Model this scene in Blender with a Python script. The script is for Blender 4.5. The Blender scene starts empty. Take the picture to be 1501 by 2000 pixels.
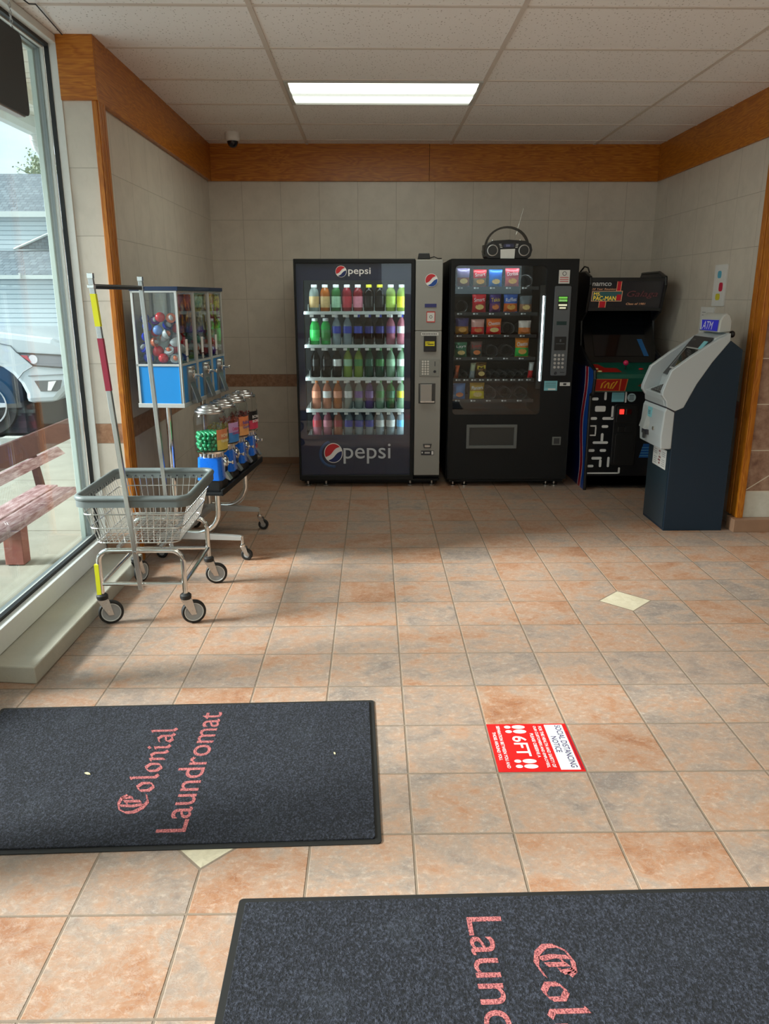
import bpy, bmesh, math, random
from mathutils import Vector, Matrix
random.seed(7)
C = bpy.context.scene.collection
SC = bpy.context.scene
PI = math.pi

# ------------------------------------------------------------------ camera
F_PX = 1503.466
cam = bpy.data.cameras.new('camera'); cam_o = bpy.data.objects.new('camera', cam); C.objects.link(cam_o)
cam.sensor_fit = 'VERTICAL'; cam.sensor_height = 24.0; cam.lens = F_PX / 2000 * 24.0
cam.clip_start = 0.02; cam.clip_end = 300
rx = Vector((0.9999025, -0.0139431, -0.00081)); ux = Vector((0.0045434, 0.2698968, 0.9628785)); fx = Vector((0.013207, 0.9627883, -0.2699338))
cam_o.matrix_world = Matrix(((rx.x, ux.x, -fx.x, 0), (rx.y, ux.y, -fx.y, 0), (rx.z, ux.z, -fx.z, 1.51914), (0, 0, 0, 1)))
SC.camera = cam_o

# ------------------------------------------------------------------ look
SC.view_settings.view_transform = 'Standard'; SC.view_settings.look = 'None'
SC.view_settings.gamma = 1; SC.view_settings.use_curve_mapping = False
SC.view_settings.exposure = 1.2
SC.cycles.use_denoising = True
SC.cycles.max_bounces = 10; SC.cycles.transparent_max_bounces = 16; SC.cycles.diffuse_bounces = 5
SC.cycles.sample_clamp_indirect = 8.0
SKY = 0.70; SUN = 5.6; LAMP = 5.6

# ------------------------------------------------------------------ node helper
class NT:
    def __init__(s, tree): s.t = tree; s.n = tree.nodes; s.l = tree.links
    def new(s, ty, **kw):
        n = s.n.new(ty)
        for k, v in kw.items(): setattr(n, k, v)
        return n
    def put(s, sock, v):
        if isinstance(v, bpy.types.NodeSocket): s.l.new(v, sock)
        elif v is not None:
            if hasattr(sock.default_value, '__len__') and not hasattr(v, '__len__'): v = (v,) * len(sock.default_value)
            if hasattr(v, '__len__') and len(sock.default_value) == 4 and len(v) == 3: v = (*v, 1)
            sock.default_value = v
    def m(s, op, a, b=None, c=None):
        n = s.new('ShaderNodeMath', operation=op)
        s.put(n.inputs[0], a); s.put(n.inputs[1], b); s.put(n.inputs[2], c)
        return n.outputs[0]
    def mix(s, f, a, b, mode='MIX'):
        n = s.new('ShaderNodeMix', data_type='RGBA', blend_type=mode)
        s.put(n.inputs[0], f); s.put(n.inputs[6], a); s.put(n.inputs[7], b)
        return n.outputs[2]
    def pos(s): return s.new('ShaderNodeNewGeometry').outputs['Position']
    def obj(s): return s.new('ShaderNodeTexCoord').outputs['Object']
    def xyz(s, v):
        n = s.new('ShaderNodeSeparateXYZ'); s.l.new(v, n.inputs[0]); return n.outputs
    def comb(s, x=0, y=0, z=0):
        n = s.new('ShaderNodeCombineXYZ'); s.put(n.inputs[0], x); s.put(n.inputs[1], y); s.put(n.inputs[2], z); return n.outputs[0]
    def scale(s, v, sc):
        n = s.new('ShaderNodeVectorMath', operation='MULTIPLY'); s.put(n.inputs[0], v); s.put(n.inputs[1], sc); return n.outputs[0]
    def addv(s, v, w):
        n = s.new('ShaderNodeVectorMath', operation='ADD'); s.put(n.inputs[0], v); s.put(n.inputs[1], w); return n.outputs[0]
    def noise(s, v, scale, detail=4, rough=.5, dist=0):
        n = s.new('ShaderNodeTexNoise'); s.put(n.inputs['Vector'], v); n.inputs['Scale'].default_value = scale
        n.inputs['Detail'].default_value = detail; n.inputs['Roughness'].default_value = rough; n.inputs['Distortion'].default_value = dist
        return n.outputs['Fac']
    def white(s, v):
        n = s.new('ShaderNodeTexWhiteNoise', noise_dimensions='3D'); s.put(n.inputs['Vector'], v); return n.outputs['Value'], n.outputs['Color']
    def ramp(s, f, stops):
        n = s.new('ShaderNodeValToRGB'); s.put(n.inputs[0], f); e = n.color_ramp.elements
        while len(e) < len(stops): e.new(.5)
        for i, (p, c) in enumerate(stops): e[i].position = p; e[i].color = (*c, 1) if len(c) == 3 else c
        return n.outputs[0]
    def step(s, f, a, b): # smooth 0..1
        n = s.new('ShaderNodeMapRange', interpolation_type='SMOOTHSTEP'); s.put(n.inputs[0], f); s.put(n.inputs[1], a); s.put(n.inputs[2], b); return n.outputs[0]
    def bump(s, h, strength=.3, dist=.01):
        n = s.new('ShaderNodeBump'); n.inputs['Strength'].default_value = strength; n.inputs['Distance'].default_value = dist
        s.put(n.inputs['Height'], h); return n.outputs[0]

MATS = {}
def base_mat(name):
    m = bpy.data.materials.new(name); m.use_nodes = True; t = NT(m.node_tree); b = m.node_tree.nodes['Principled BSDF']
    MATS[name] = m
    return m, t, b
def srgb(r, g, b):
    f = lambda c: (c / 255 / 12.92) if c / 255 <= .04045 else ((c / 255 + .055) / 1.055) ** 2.4
    return (f(r), f(g), f(b))
def pm(name, col, rough=.5, metal=0, bump=0, bscale=40, var=.0, emit=0, coat=0):
    """plain coloured material with a little procedural wear"""
    if name in MATS: return MATS[name]
    m, t, b = base_mat(name)
    v = t.obj(); n = t.noise(v, bscale, 4)
    if var: c = t.mix(n, tuple(x * (1 - var) for x in col), tuple(min(1, x * (1 + var)) for x in col))
    else: c = (*col, 1)
    t.put(b.inputs['Base Color'], c)
    b.inputs['Roughness'].default_value = rough; b.inputs['Metallic'].default_value = metal
    if var: t.put(b.inputs['Roughness'], t.m('MULTIPLY_ADD', n, .2, rough - .1 if rough > .1 else 0))
    if bump: t.l.new(t.bump(n, bump, .004), b.inputs['Normal'])
    if coat: b.inputs['Coat Weight'].default_value = coat; b.inputs['Coat Roughness'].default_value = .05
    if emit: t.put(b.inputs['Emission Color'], (*col, 1)); b.inputs['Emission Strength'].default_value = emit
    return m
def glass_mat(name, tint=(1, 1, 1), ior=1.45, rough=0, boost=1.0):
    m = bpy.data.materials.new(name); m.use_nodes = True; t = NT(m.node_tree); t.n.clear()
    out = t.new('ShaderNodeOutputMaterial'); mx = t.new('ShaderNodeMixShader'); tr = t.new('ShaderNodeBsdfTransparent'); gl = t.new('ShaderNodeBsdfGlossy')
    fr = t.new('ShaderNodeFresnel'); bf = t.new('ShaderNodeNewGeometry').outputs['Backfacing']
    t.l.new(t.m('MULTIPLY_ADD', bf, 1 / ior - ior, ior), fr.inputs[0])      # same reflectance from both sides of a thin pane
    tr.inputs[0].default_value = (*tint, 1); gl.inputs['Roughness'].default_value = rough
    t.l.new(t.m('MULTIPLY', fr.outputs[0], boost), mx.inputs[0]); t.l.new(tr.outputs[0], mx.inputs[1]); t.l.new(gl.outputs[0], mx.inputs[2]); t.l.new(mx.outputs[0], out.inputs[0])
    MATS[name] = m
    return m

# ------------------------------------------------------------------ mesh helper
class MB:
    def __init__(s): s.bm = bmesh.new(); s.mi = 0
    def _f(s, vs):
        try:
            f = s.bm.faces.new(vs); f.material_index = s.mi; return f
        except ValueError: return None
    def box(s, x0, x1, y0, y1, z0, z1):
        if x0 > x1: x0, x1 = x1, x0
        if y0 > y1: y0, y1 = y1, y0
        if z0 > z1: z0, z1 = z1, z0
        v = [s.bm.verts.new(p) for p in ((x0, y0, z0), (x1, y0, z0), (x1, y1, z0), (x0, y1, z0), (x0, y0, z1), (x1, y0, z1), (x1, y1, z1), (x0, y1, z1))]
        for q in ((0, 3, 2, 1), (4, 5, 6, 7), (0, 1, 5, 4), (1, 2, 6, 5), (2, 3, 7, 6), (3, 0, 4, 7)): s._f([v[i] for i in q])
        return s
    def prism(s, pts, ax, d0, d1):
        """pts in the plane perpendicular to ax; ax x:(y,z) y:(x,z) z:(x,y)"""
        def P(a, b, d): return {'x': (d, a, b), 'y': (a, d, b), 'z': (a, b, d)}[ax]
        A = [s.bm.verts.new(P(a, b, d0)) for a, b in pts]; B = [s.bm.verts.new(P(a, b, d1)) for a, b in pts]
        s._f(A); s._f(B[::-1]); n = len(pts)
        for i in range(n): s._f([A[i], A[(i + 1) % n], B[(i + 1) % n], B[i]])
        return s
    def poly(s, pts3): s._f([s.bm.verts.new(p) for p in pts3]); return s
    def tube(s, pts, r, seg=10, closed=False, cap=True):
        pts = [Vector(p) for p in pts]; n = len(pts); rings = []
        rr = r if hasattr(r, '__len__') else [r] * n
        prev = None
        for i in range(n):
            if closed: d = pts[(i + 1) % n] - pts[i - 1]
            else: d = pts[min(i + 1, n - 1)] - pts[max(i - 1, 0)]
            d.normalize()
            if prev is None:
                a = Vector((0, 0, 1)) if abs(d.z) < .9 else Vector((1, 0, 0)); u = d.cross(a).normalized()
            else:
                u = prev - d * prev.dot(d)
                u = u.normalized() if u.length > 1e-6 else d.orthogonal().normalized()
            prev = u; w = d.cross(u)
            rings.append([s.bm.verts.new(pts[i] + (u * math.cos(2 * PI * k / seg) + w * math.sin(2 * PI * k / seg)) * rr[i]) for k in range(seg)])
        m = n if closed else n - 1
        for i in range(m):
            A, B = rings[i], rings[(i + 1) % n]
            for k in range(seg): s._f([A[k], A[(k + 1) % seg], B[(k + 1) % seg], B[k]])
        if cap and not closed: s._f(rings[0][::-1]); s._f(rings[-1])
        return s
    def cyl(s, p0, p1, r, seg=16): return s.tube([p0, p1], r, seg)
    def lathe(s, prof, c=(0, 0, 0), axis='z', seg=24, cap=True):
        rings = []
        for r, h in prof:
            ring = []
            for k in range(seg):
                a = 2 * PI * k / seg; u, w = r * math.cos(a), r * math.sin(a)
                p = {'z': (u, w, h), 'x': (h, u, w), 'y': (w, h, u)}[axis]
                ring.append(s.bm.verts.new((c[0] + p[0], c[1] + p[1], c[2] + p[2])))
            rings.append(ring)
        for A, B in zip(rings, rings[1:]):
            for k in range(seg): s._f([A[k], A[(k + 1) % seg], B[(k + 1) % seg], B[k]])
        if cap and prof[0][0] > 1e-5: s._f(rings[0][::-1])
        if cap and prof[-1][0] > 1e-5: s._f(rings[-1])
        return s
    def ball(s, c, r, seg=12, sc=(1, 1, 1)):
        m = Matrix.Translation(c) @ Matrix.Diagonal((*[r * k for k in sc], 1))
        before = set(s.bm.faces)
        bmesh.ops.create_uvsphere(s.bm, u_segments=seg, v_segments=max(6, seg * 2 // 3), radius=1, matrix=m)
        for f in s.bm.faces:
            if f not in before: f.material_index = s.mi
        return s
    def rrect(s, a0, a1, b0, b1, r, ax, d0, d1, n=5):
        return s.prism(rr(a0, a1, b0, b1, r, n), ax, d0, d1)
    def ring(s, outer, inner, ax, d0, d1):
        """frame: outer and inner outlines with equal point counts"""
        def P(p, d): return {'x': (d, p[0], p[1]), 'y': (p[0], d, p[1]), 'z': (p[0], p[1], d)}[ax]
        n = len(outer)
        V = [[s.bm.verts.new(P(p, d)) for p in o] for o, d in ((outer, d0), (inner, d0), (outer, d1), (inner, d1))]
        for i in range(n):
            j = (i + 1) % n
            s._f([V[0][i], V[0][j], V[1][j], V[1][i]]); s._f([V[2][j], V[2][i], V[3][i], V[3][j]])
            s._f([V[0][j], V[0][i], V[2][i], V[2][j]]); s._f([V[1][i], V[1][j], V[3][j], V[3][i]])
        return s
    def nib(s, pts, w, ax='z', d=0, ang=40, T=lambda a, b: (a, b)):
        nx, ny = w / 2 * math.cos(math.radians(ang)), w / 2 * math.sin(math.radians(ang))
        for (a, b), (c, e) in zip(pts, pts[1:]):
            q = [(a - nx, b - ny), (a + nx, b + ny), (c + nx, e + ny), (c - nx, e - ny)]
            # give hairlines a little body
            L = math.hypot(c - a, e - b) or 1; ox, oy = -(e - b) / L * w * .14, (c - a) / L * w * .14
            q2 = [(a - ox, b - oy), (a + ox, b + oy), (c + ox, e + oy), (c - ox, e - oy)]
            for k, Q in enumerate((q, q2)):
                Q = [T(*p) for p in Q]; s.poly([(p[0], p[1], d + k * 1e-5) for p in Q])
        return s
    def build(s, name, mat, parent=None, smooth=None, bevel=0, world=True, recalc=True):
        bmesh.ops.remove_doubles(s.bm, verts=s.bm.verts, dist=1e-7)
        if recalc: bmesh.ops.recalc_face_normals(s.bm, faces=s.bm.faces)
        me = bpy.data.meshes.new(name)
        if parent is not None and world:
            off = ROOTS.get(parent.name)
            if off is not None: bmesh.ops.translate(s.bm, verts=s.bm.verts, vec=-off)
        s.bm.to_mesh(me); s.bm.free()
        for mm in (mat if isinstance(mat, (list, tuple)) else [mat]): me.materials.append(mm)
        o = bpy.data.objects.new(name, me); C.objects.link(o)
        if parent is not None:
            o.parent = parent
            if parent.name in ROOTS: ROOTS[o.name] = ROOTS[parent.name]
        if smooth is not None:
            for p in me.polygons: p.use_smooth = True
            me.set_sharp_from_angle(angle=math.radians(smooth))
        if bevel:
            b = o.modifiers.new('bevel', 'BEVEL'); b.width = bevel; b.segments = 2; b.limit_method = 'ANGLE'; b.angle_limit = math.radians(40)
        return o
ROOTS = {}
def rr(a0, a1, b0, b1, r, n=5):
    pts = []
    for cx, cy, s in ((a1 - r, b1 - r, 0), (a0 + r, b1 - r, 90), (a0 + r, b0 + r, 180), (a1 - r, b0 + r, 270)):
        for k in range(n + 1):
            a = math.radians(s + 90 * k / n); pts.append((cx + r * math.cos(a), cy + r * math.sin(a)))
    return pts
def arc(cx, cy, r, a0, a1, n): return [(cx + r * math.cos(math.radians(a0 + (a1 - a0) * i / n)), cy + r * math.sin(math.radians(a0 + (a1 - a0) * i / n))) for i in range(n + 1)]
def thing(name, label, cat, loc=(0, 0, 0), rotz=0, group=None):
    o = bpy.data.objects.new(name, None); C.objects.link(o); o.empty_display_size = .1
    o.location = loc; o.rotation_euler = (0, 0, rotz); o['label'] = label; o['category'] = cat
    if group: o['group'] = group
    if rotz == 0: ROOTS[o.name] = Vector(loc)
    return o
def tag(o, label, cat, group=None, kind=None):
    o['label'] = label; o['category'] = cat
    if group: o['group'] = group
    if kind: o['kind'] = kind
    return o
def struct(o): o['kind'] = 'structure'; return o
def dup(root, loc=None, rotz=None, label=None, group=None):
    r = root.copy(); C.objects.link(r)
    if loc is not None: r.location = loc
    if rotz is not None: r.rotation_euler = (0, 0, rotz)
    if label: r['label'] = label
    if group: r['group'] = group
    def kids(a, b):
        for ch in list(a.children):
            if ch == b: continue
            c = ch.copy(); C.objects.link(c); c.parent = b; kids(ch, c)
    kids(root, r)
    return r
def text(body, mat, w, h, origin, right, up, parent=None, name='lettering', keep=False, shear=0, bold=0):
    """real lettering lying in a plane: fitted to width w and height h; origin = lower left corner (world or parent-local)"""
    cu = bpy.data.curves.new(name, 'FONT'); cu.body = body; cu.size = 1; cu.shear = shear; cu.offset = bold; cu.resolution_u = 4
    tmp = bpy.data.objects.new('tmp', cu); C.objects.link(tmp)
    dg = bpy.context.evaluated_depsgraph_get(); ev = tmp.evaluated_get(dg)
    me = bpy.data.meshes.new_from_object(ev); bpy.data.objects.remove(tmp); bpy.data.curves.remove(cu)
    xs = [v.co.x for v in me.vertices]; ys = [v.co.y for v in me.vertices]
    x0, x1, y0, y1 = min(xs), max(xs), min(ys), max(ys)
    sx = w / (x1 - x0); sy = h / (y1 - y0)
    if keep: sx = sy = min(sx, sy)
    R_, U_, O_ = Vector(right).normalized(), Vector(up).normalized(), Vector(origin)
    if parent is not None and parent.name in ROOTS: O_ = O_ - ROOTS[parent.name]
    for v in me.vertices: v.co = O_ + R_ * ((v.co.x - x0) * sx) + U_ * ((v.co.y - y0) * sy)
    me.name = name; me.materials.clear(); me.materials.append(mat)
    o = bpy.data.objects.new(name, me); C.objects.link(o)
    if parent is not None: o.parent = parent
    return o

# ------------------------------------------------------------------ world and sun
w = bpy.data.worlds.new('sky'); SC.world = w; w.use_nodes = True; t = NT(w.node_tree); bg = w.node_tree.nodes['Background']
gen = t.new('ShaderNodeTexCoord').outputs['Generated']
n1 = t.noise(t.scale(gen, (1, 1, 3.5)), 3.2, 6, .55)
z = t.xyz(gen)[2]
base = t.ramp(z, [(.0, (.80, .93, .97)), (.25, (.62, .85, .95)), (1, (.45, .70, .92))])
col = t.mix(t.step(n1, .42, .62), base, (.97, 1.0, 1.0))
t.put(bg.inputs[0], col); bg.inputs[1].default_value = SKY
sun = bpy.data.lights.new('sun', 'SUN'); sun.energy = SUN; sun.angle = math.radians(16); sun.color = (1, .985, .965)
so = bpy.data.objects.new('sun', sun); C.objects.link(so)
sd = Vector((1.0, .16, -.55)).normalized()        # the direction the light travels: in through the left windows
so.rotation_euler = sd.to_track_quat('-Z', 'Y').to_euler(); so.location = (-8, 0, 6)
for (py0, py1, X) in ((-2.9, 4.25, -1.75),):
    pl = bpy.data.lights.new('window_portal', 'AREA'); pl.shape = 'RECTANGLE'; pl.size = py1 - py0; pl.size_y = 2.55; pl.cycles.is_portal = True
    po = bpy.data.objects.new('window_portal', pl); C.objects.link(po); po.location = (X, (py0 + py1) / 2, 1.45)
    po.rotation_euler = Matrix(((0, 0, -1), (1, 0, 0), (0, -1, 0))).to_euler()

# ------------------------------------------------------------------ surface materials
def oak_mat(name, axis):
    m, t, b = base_mat(name); p = t.pos()
    s = {'x': (1.2, 9, 9), 'y': (9, 1.2, 9), 'z': (9, 9, 1.2)}[axis]
    v = t.scale(p, s); n = t.noise(v, 1.6, 3, .5, .4)
    wv = t.m('FRACT', t.m('MULTIPLY', n, 11)); ring = t.m('ABSOLUTE', t.m('SUBTRACT', wv, .5))
    s2 = {'x': (2, 60, 60), 'y': (60, 2, 60), 'z': (60, 60, 2)}[axis]
    fine = t.noise(t.scale(p, s2), 3, 5, .6)
    f = t.m('ADD', t.m('MULTIPLY', ring, .5), t.m('MULTIPLY', fine, .8))
    c = t.ramp(f, [(.2, srgb(136, 72, 10)), (.5, srgb(174, 100, 18)), (.8, srgb(202, 132, 40))])
    t.put(b.inputs['Base Color'], c); b.inputs['Roughness'].default_value = .38
    t.l.new(t.bump(fine, .08, .002), b.inputs['Normal'])
    return m
OAKX, OAKY, OAKZ = oak_mat('oak_grain_x', 'x'), oak_mat('oak_grain_y', 'y'), oak_mat('oak_grain_z', 'z')

def wall_tile(name, ax, u0, du, band=True, light=srgb(206, 197, 184), full_brown=False):
    m, t, b = base_mat(name); p = t.pos(); x, y, zz = t.xyz(p)
    u = t.m('DIVIDE', t.m('SUBTRACT', x if ax == 'x' else y, u0), du)
    up = t.m('DIVIDE', t.m('SUBTRACT', zz, .832), .331); lo = t.m('DIVIDE', t.m('SUBTRACT', zz, .72), .33)
    above = t.m('GREATER_THAN', zz, .832); below = t.m('LESS_THAN', zz, .72)
    vv = t.m('ADD', t.m('MULTIPLY', above, up), t.m('MULTIPLY', below, lo))
    def edge(q, w): # 1 on a joint
        f = t.m('FRACT', q); d = t.m('MINIMUM', f, t.m('SUBTRACT', 1, f)); return t.m('SUBTRACT', 1, t.step(d, w * .5, w * 1.4))
    inband = t.m('SUBTRACT', 1, t.m('ADD', above, below))
    ju = edge(u, .0065); jv = t.m('MULTIPLY', edge(vv, .0065), t.m('SUBTRACT', 1, inband))
    d1 = t.m('ABSOLUTE', t.m('SUBTRACT', zz, .832)); d2 = t.m('ABSOLUTE', t.m('SUBTRACT', zz, .72))
    jb = t.m('LESS_THAN', t.m('MINIMUM', d1, d2), .0025)
    j = t.m('MAXIMUM', t.m('MAXIMUM', ju, jv), jb)
    cell = t.comb(t.m('FLOOR', u), t.m('FLOOR', vv), above)
    wn, wc = t.white(cell)
    n = t.noise(t.addv(p, t.scale(wc, 3)), 7, 6, .6, .3); nf = t.noise(t.scale(p, (1, 1, .35)), 55, 4, .6)
    c = t.ramp(n, [(.3, tuple(k * .9 for k in light)), (.55, light), (.8, tuple(min(1, k * 1.06) for k in light))])
    c = t.mix(t.m('MULTIPLY', t.step(nf, .55, .75), .12), c, srgb(160, 148, 128))
    c = t.mix(t.m('MULTIPLY', wn, .1), c, tuple(k * .85 for k in light))
    nb = t.noise(p, 22, 6, .65); brown = t.ramp(nb, [(.3, srgb(128, 88, 64)), (.5, srgb(158, 116, 88)), (.75, srgb(184, 146, 118))])
    if band: c = t.mix(inband, c, brown)
    c = t.mix(t.m('MULTIPLY', j, .55 if not full_brown else .9), c, srgb(140, 130, 116))
    t.put(b.inputs['Base Color'], c); b.inputs['Roughness'].default_value = .32
    t.l.new(t.bump(t.m('SUBTRACT', t.m('MULTIPLY', nf, .15), j), .25, .002), b.inputs['Normal'])
    return m
WT_X = wall_tile('cream_wall_tile_back', 'x', -1.128, .3325)
WT_Y = wall_tile('cream_wall_tile_side', 'y', 4.55, .3325)

def pier_tile():
    m, t, b = base_mat('brown_pier_tile'); p = t.pos(); x, y, zz = t.xyz(p)
    n = t.noise(p, 14, 8, .65); brown = t.ramp(n, [(.3, srgb(122, 88, 72)), (.5, srgb(156, 122, 102)), (.72, srgb(182, 152, 130))])
    cream = t.ramp(n, [(.3, srgb(196, 192, 178)), (.7, srgb(214, 210, 198))])
    isb = t.m('MULTIPLY', t.m('GREATER_THAN', zz, .267), t.m('LESS_THAN', zz, 1.436))
    base = t.m('LESS_THAN', zz, .089)
    c = t.mix(t.m('MAXIMUM', isb, base), cream, brown)
    j = None
    def near(a, b_, w=.003): return t.m('LESS_THAN', t.m('ABSOLUTE', t.m('SUBTRACT', a, b_)), w)
    for h in (.267, .543, .845, 1.137, 1.436, 1.767, 2.098):
        q = near(zz, h); j = q if j is None else t.m('MAXIMUM', j, q)
    # inlaid border that frames the grey panel further right
    ux = t.m('SUBTRACT', x, 2.62)
    inp = t.m('MULTIPLY', t.m('GREATER_THAN', ux, 0), t.m('MULTIPLY', t.m('GREATER_THAN', zz, .38), t.m('LESS_THAN', zz, 1.32)))
    c = t.mix(inp, c, srgb(112, 112, 106))
    be = t.m('MULTIPLY', near(ux, 0, .004), t.m('MULTIPLY', t.m('GREATER_THAN', zz, .38), t.m('LESS_THAN', zz, 1.32)))
    lo = t.m('MULTIPLY', t.m('MULTIPLY', near(t.m('SUBTRACT', zz, .267), t.m('MULTIPLY', t.m('SUBTRACT', x, 2.455), .68), .004), t.m('LESS_THAN', zz, .38)), t.m('LESS_THAN', ux, .001))
    hi = t.m('MULTIPLY', t.m('MULTIPLY', near(t.m('SUBTRACT', 1.436, zz), t.m('MULTIPLY', t.m('SUBTRACT', x, 2.455), .7), .004), t.m('GREATER_THAN', zz, 1.32)), t.m('LESS_THAN', ux, .001))
    j = t.m('MAXIMUM', t.m('MAXIMUM', t.m('MAXIMUM', j, be), lo), hi)
    c = t.mix(j, c, srgb(214, 202, 182))
    t.put(b.inputs['Base Color'], c); b.inputs['Roughness'].default_value = .35
    t.l.new(t.bump(t.m('SUBTRACT', n, j), .2, .002), b.inputs['Normal'])
    return m
PIER = pier_tile()

def floor_mat():
    m, t, b = base_mat('terracotta_floor_tile'); p = t.pos(); x, y, zz = t.xyz(p)
    S = .29645
    u = t.m('DIVIDE', t.m('SUBTRACT', x, .10906), S); v = t.m('DIVIDE', t.m('SUBTRACT', y, 3.10407), S)
    fu, fv = t.m('FRACT', u), t.m('FRACT', v)
    du = t.m('MINIMUM', fu, t.m('SUBTRACT', 1, fu)); dv = t.m('MINIMUM', fv, t.m('SUBTRACT', 1, fv))
    wob = t.m('MULTIPLY', t.m('SUBTRACT', t.noise(p, 30, 2), .5), .006)
    d = t.m('ADD', t.m('MINIMUM', du, dv), wob)
    j = t.m('SUBTRACT', 1, t.step(d, .008, .016))
    dia_in = None; dia_j = None
    for cx, cy in ((4, -2), (-2, 4), (10, 4), (4, 10)):
        X, Y = .10906 + S * cx, 3.10407 - S * cy
        q = t.m('ADD', t.m('ABSOLUTE', t.m('SUBTRACT', x, X)), t.m('ABSOLUTE', t.m('SUBTRACT', y, Y)))
        i = t.m('LESS_THAN', q, .134); e = t.m('LESS_THAN', t.m('ABSOLUTE', t.m('SUBTRACT', q, .136)), .0055)
        dia_in = i if dia_in is None else t.m('MAXIMUM', dia_in, i); dia_j = e if dia_j is None else t.m('MAXIMUM', dia_j, e)
    j = t.m('MAXIMUM', t.m('MULTIPLY', j, t.m('SUBTRACT', 1, dia_in)), dia_j)
    cell = t.comb(t.m('FLOOR', u), t.m('FLOOR', v), 0); w1, wc = t.white(cell); w2, _ = t.white(t.addv(cell, (17.3, 5.1, 2)))
    pp = t.addv(t.scale(p, (1, 1.25, 1)), t.scale(wc, 9))
    n = t.noise(pp, 8.5, 10, .74, .5); n2 = t.noise(pp, 3.2, 4, .6, .6); n3 = t.noise(pp, 48, 6, .75)
    f = t.m('ADD', t.m('ADD', t.m('MULTIPLY', n, .62), t.m('MULTIPLY', n2, .40)), t.m('MULTIPLY', t.m('SUBTRACT', w1, .5), .13))
    c = t.ramp(f, [(.36, srgb(124, 114, 108)), (.45, srgb(152, 134, 121)), (.52, srgb(167, 136, 115)), (.60, srgb(162, 118, 89)), (.70, srgb(142, 90, 58))])
    c = t.mix(t.m('MULTIPLY', t.step(n3, .5, .72), .35), c, srgb(222, 204, 188))
    c = t.mix(t.m('MULTIPLY', t.step(n3, .5, .3), .30), c, srgb(150, 104, 78))
    vein = t.m('SUBTRACT', 1, t.step(t.m('ABSOLUTE', t.m('SUBTRACT', t.noise(pp, 26, 8, .75, .6), .5)), .0, .03))
    c = t.mix(t.m('MULTIPLY', vein, .26), c, srgb(216, 198, 182))
    c = t.mix(t.m('MULTIPLY', w2, .2), c, srgb(150, 122, 104))
    dcol = t.ramp(n, [(.3, srgb(190, 178, 150)), (.7, srgb(212, 202, 178))])
    c = t.mix(dia_in, c, dcol)
    c = t.mix(t.m('MULTIPLY', j, .92), c, srgb(128, 112, 96))
    t.put(b.inputs['Base Color'], c)
    t.put(b.inputs['Roughness'], t.m('ADD', t.m('MULTIPLY', n3, .22), t.m('ADD', .34, t.m('MULTIPLY', j, .3))))
    h = t.m('SUBTRACT', t.m('ADD', t.m('MULTIPLY', n, .5), t.m('MULTIPLY_ADD', vein, .15, t.m('MULTIPLY', n3, .3))), t.m('MULTIPLY', j, 1.2))
    t.l.new(t.bump(h, .55, .004), b.inputs['Normal'])
    return m
FLOOR = floor_mat()

def ceil_mat():
    m, t, b = base_mat('ceiling_tile'); p = t.pos()
    vo = t.new('ShaderNodeTexVoronoi'); t.put(vo.inputs['Vector'], t.scale(p, (1, .55, 1))); vo.inputs['Scale'].default_value = 62
    n = t.noise(p, 9, 3); n2 = t.noise(p, 130, 3, .7)
    pit = t.m('MULTIPLY', t.m('LESS_THAN', vo.outputs['Distance'], .22), t.step(n2, .45, .52))
    c = t.mix(t.m('MULTIPLY', pit, .8), (.90, .885, .87), (.34, .30, .27)); c = t.mix(t.m('MULTIPLY', n, .12), c, (.76, .72, .68))
    t.put(b.inputs['Base Color'], c); b.inputs['Roughness'].default_value = .9
    t.l.new(t.bump(t.m('SUBTRACT', t.m('MULTIPLY', n2, .4), pit), .35, .003), b.inputs['Normal'])
    return m
CEIL = ceil_mat()

def stripes(name, c1, c2, pitch, frac=.12, axis='z', rough=.5, noise_amt=0, grad=True):
    """lapped siding / soffit: a groove every pitch"""
    m, t, b = base_mat(name); p = t.pos(); q = t.xyz(p)['xyz'.index(axis)]
    f = t.m('FRACT', t.m('DIVIDE', q, pitch)); g = t.m('LESS_THAN', f, frac)
    c = t.mix(g, c1, c2)
    if noise_amt: c = t.mix(t.m('MULTIPLY', t.noise(p, 3, 5), noise_amt), c, c2)
    t.put(b.inputs['Base Color'], c); b.inputs['Roughness'].default_value = rough
    t.l.new(t.bump(f, .5, .01), b.inputs['Normal'])
    return m
def shingles():
    m, t, b = base_mat('roof_shingle'); p = t.pos(); x, y, zz = t.xyz(p)
    br = t.new('ShaderNodeTexBrick'); t.put(br.inputs['Vector'], t.comb(x, t.m('MULTIPLY', zz, 2.0), 0)); br.inputs['Scale'].default_value = 1.0
    br.inputs['Brick Width'].default_value = .3; br.inputs['Row Height'].default_value = .26; br.inputs['Mortar Size'].default_value = .018
    br.inputs['Color1'].default_value = (*srgb(84, 96, 104), 1); br.inputs['Color2'].default_value = (*srgb(112, 124, 130), 1); br.inputs['Mortar'].default_value = (*srgb(60, 70, 78), 1)
    n = t.noise(p, 3, 4); c = t.mix(t.m('MULTIPLY', n, .4), br.outputs[0], srgb(124, 136, 142))
    t.put(b.inputs['Base Color'], c); b.inputs['Roughness'].default_value = .9
    return m
def concrete(name, c1, c2, sc=5):
    m, t, b = base_mat(name); p = t.pos(); n = t.noise(p, sc, 8, .65); n2 = t.noise(p, 90, 4, .7)
    c = t.mix(n, c1, c2); c = t.mix(t.m('MULTIPLY', t.step(n2, .6, .75), .25), c, tuple(k * .6 for k in c1))
    t.put(b.inputs['Base Color'], c); b.inputs['Roughness'].default_value = .85
    t.l.new(t.bump(n2, .3, .004), b.inputs['Normal']); return m

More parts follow.
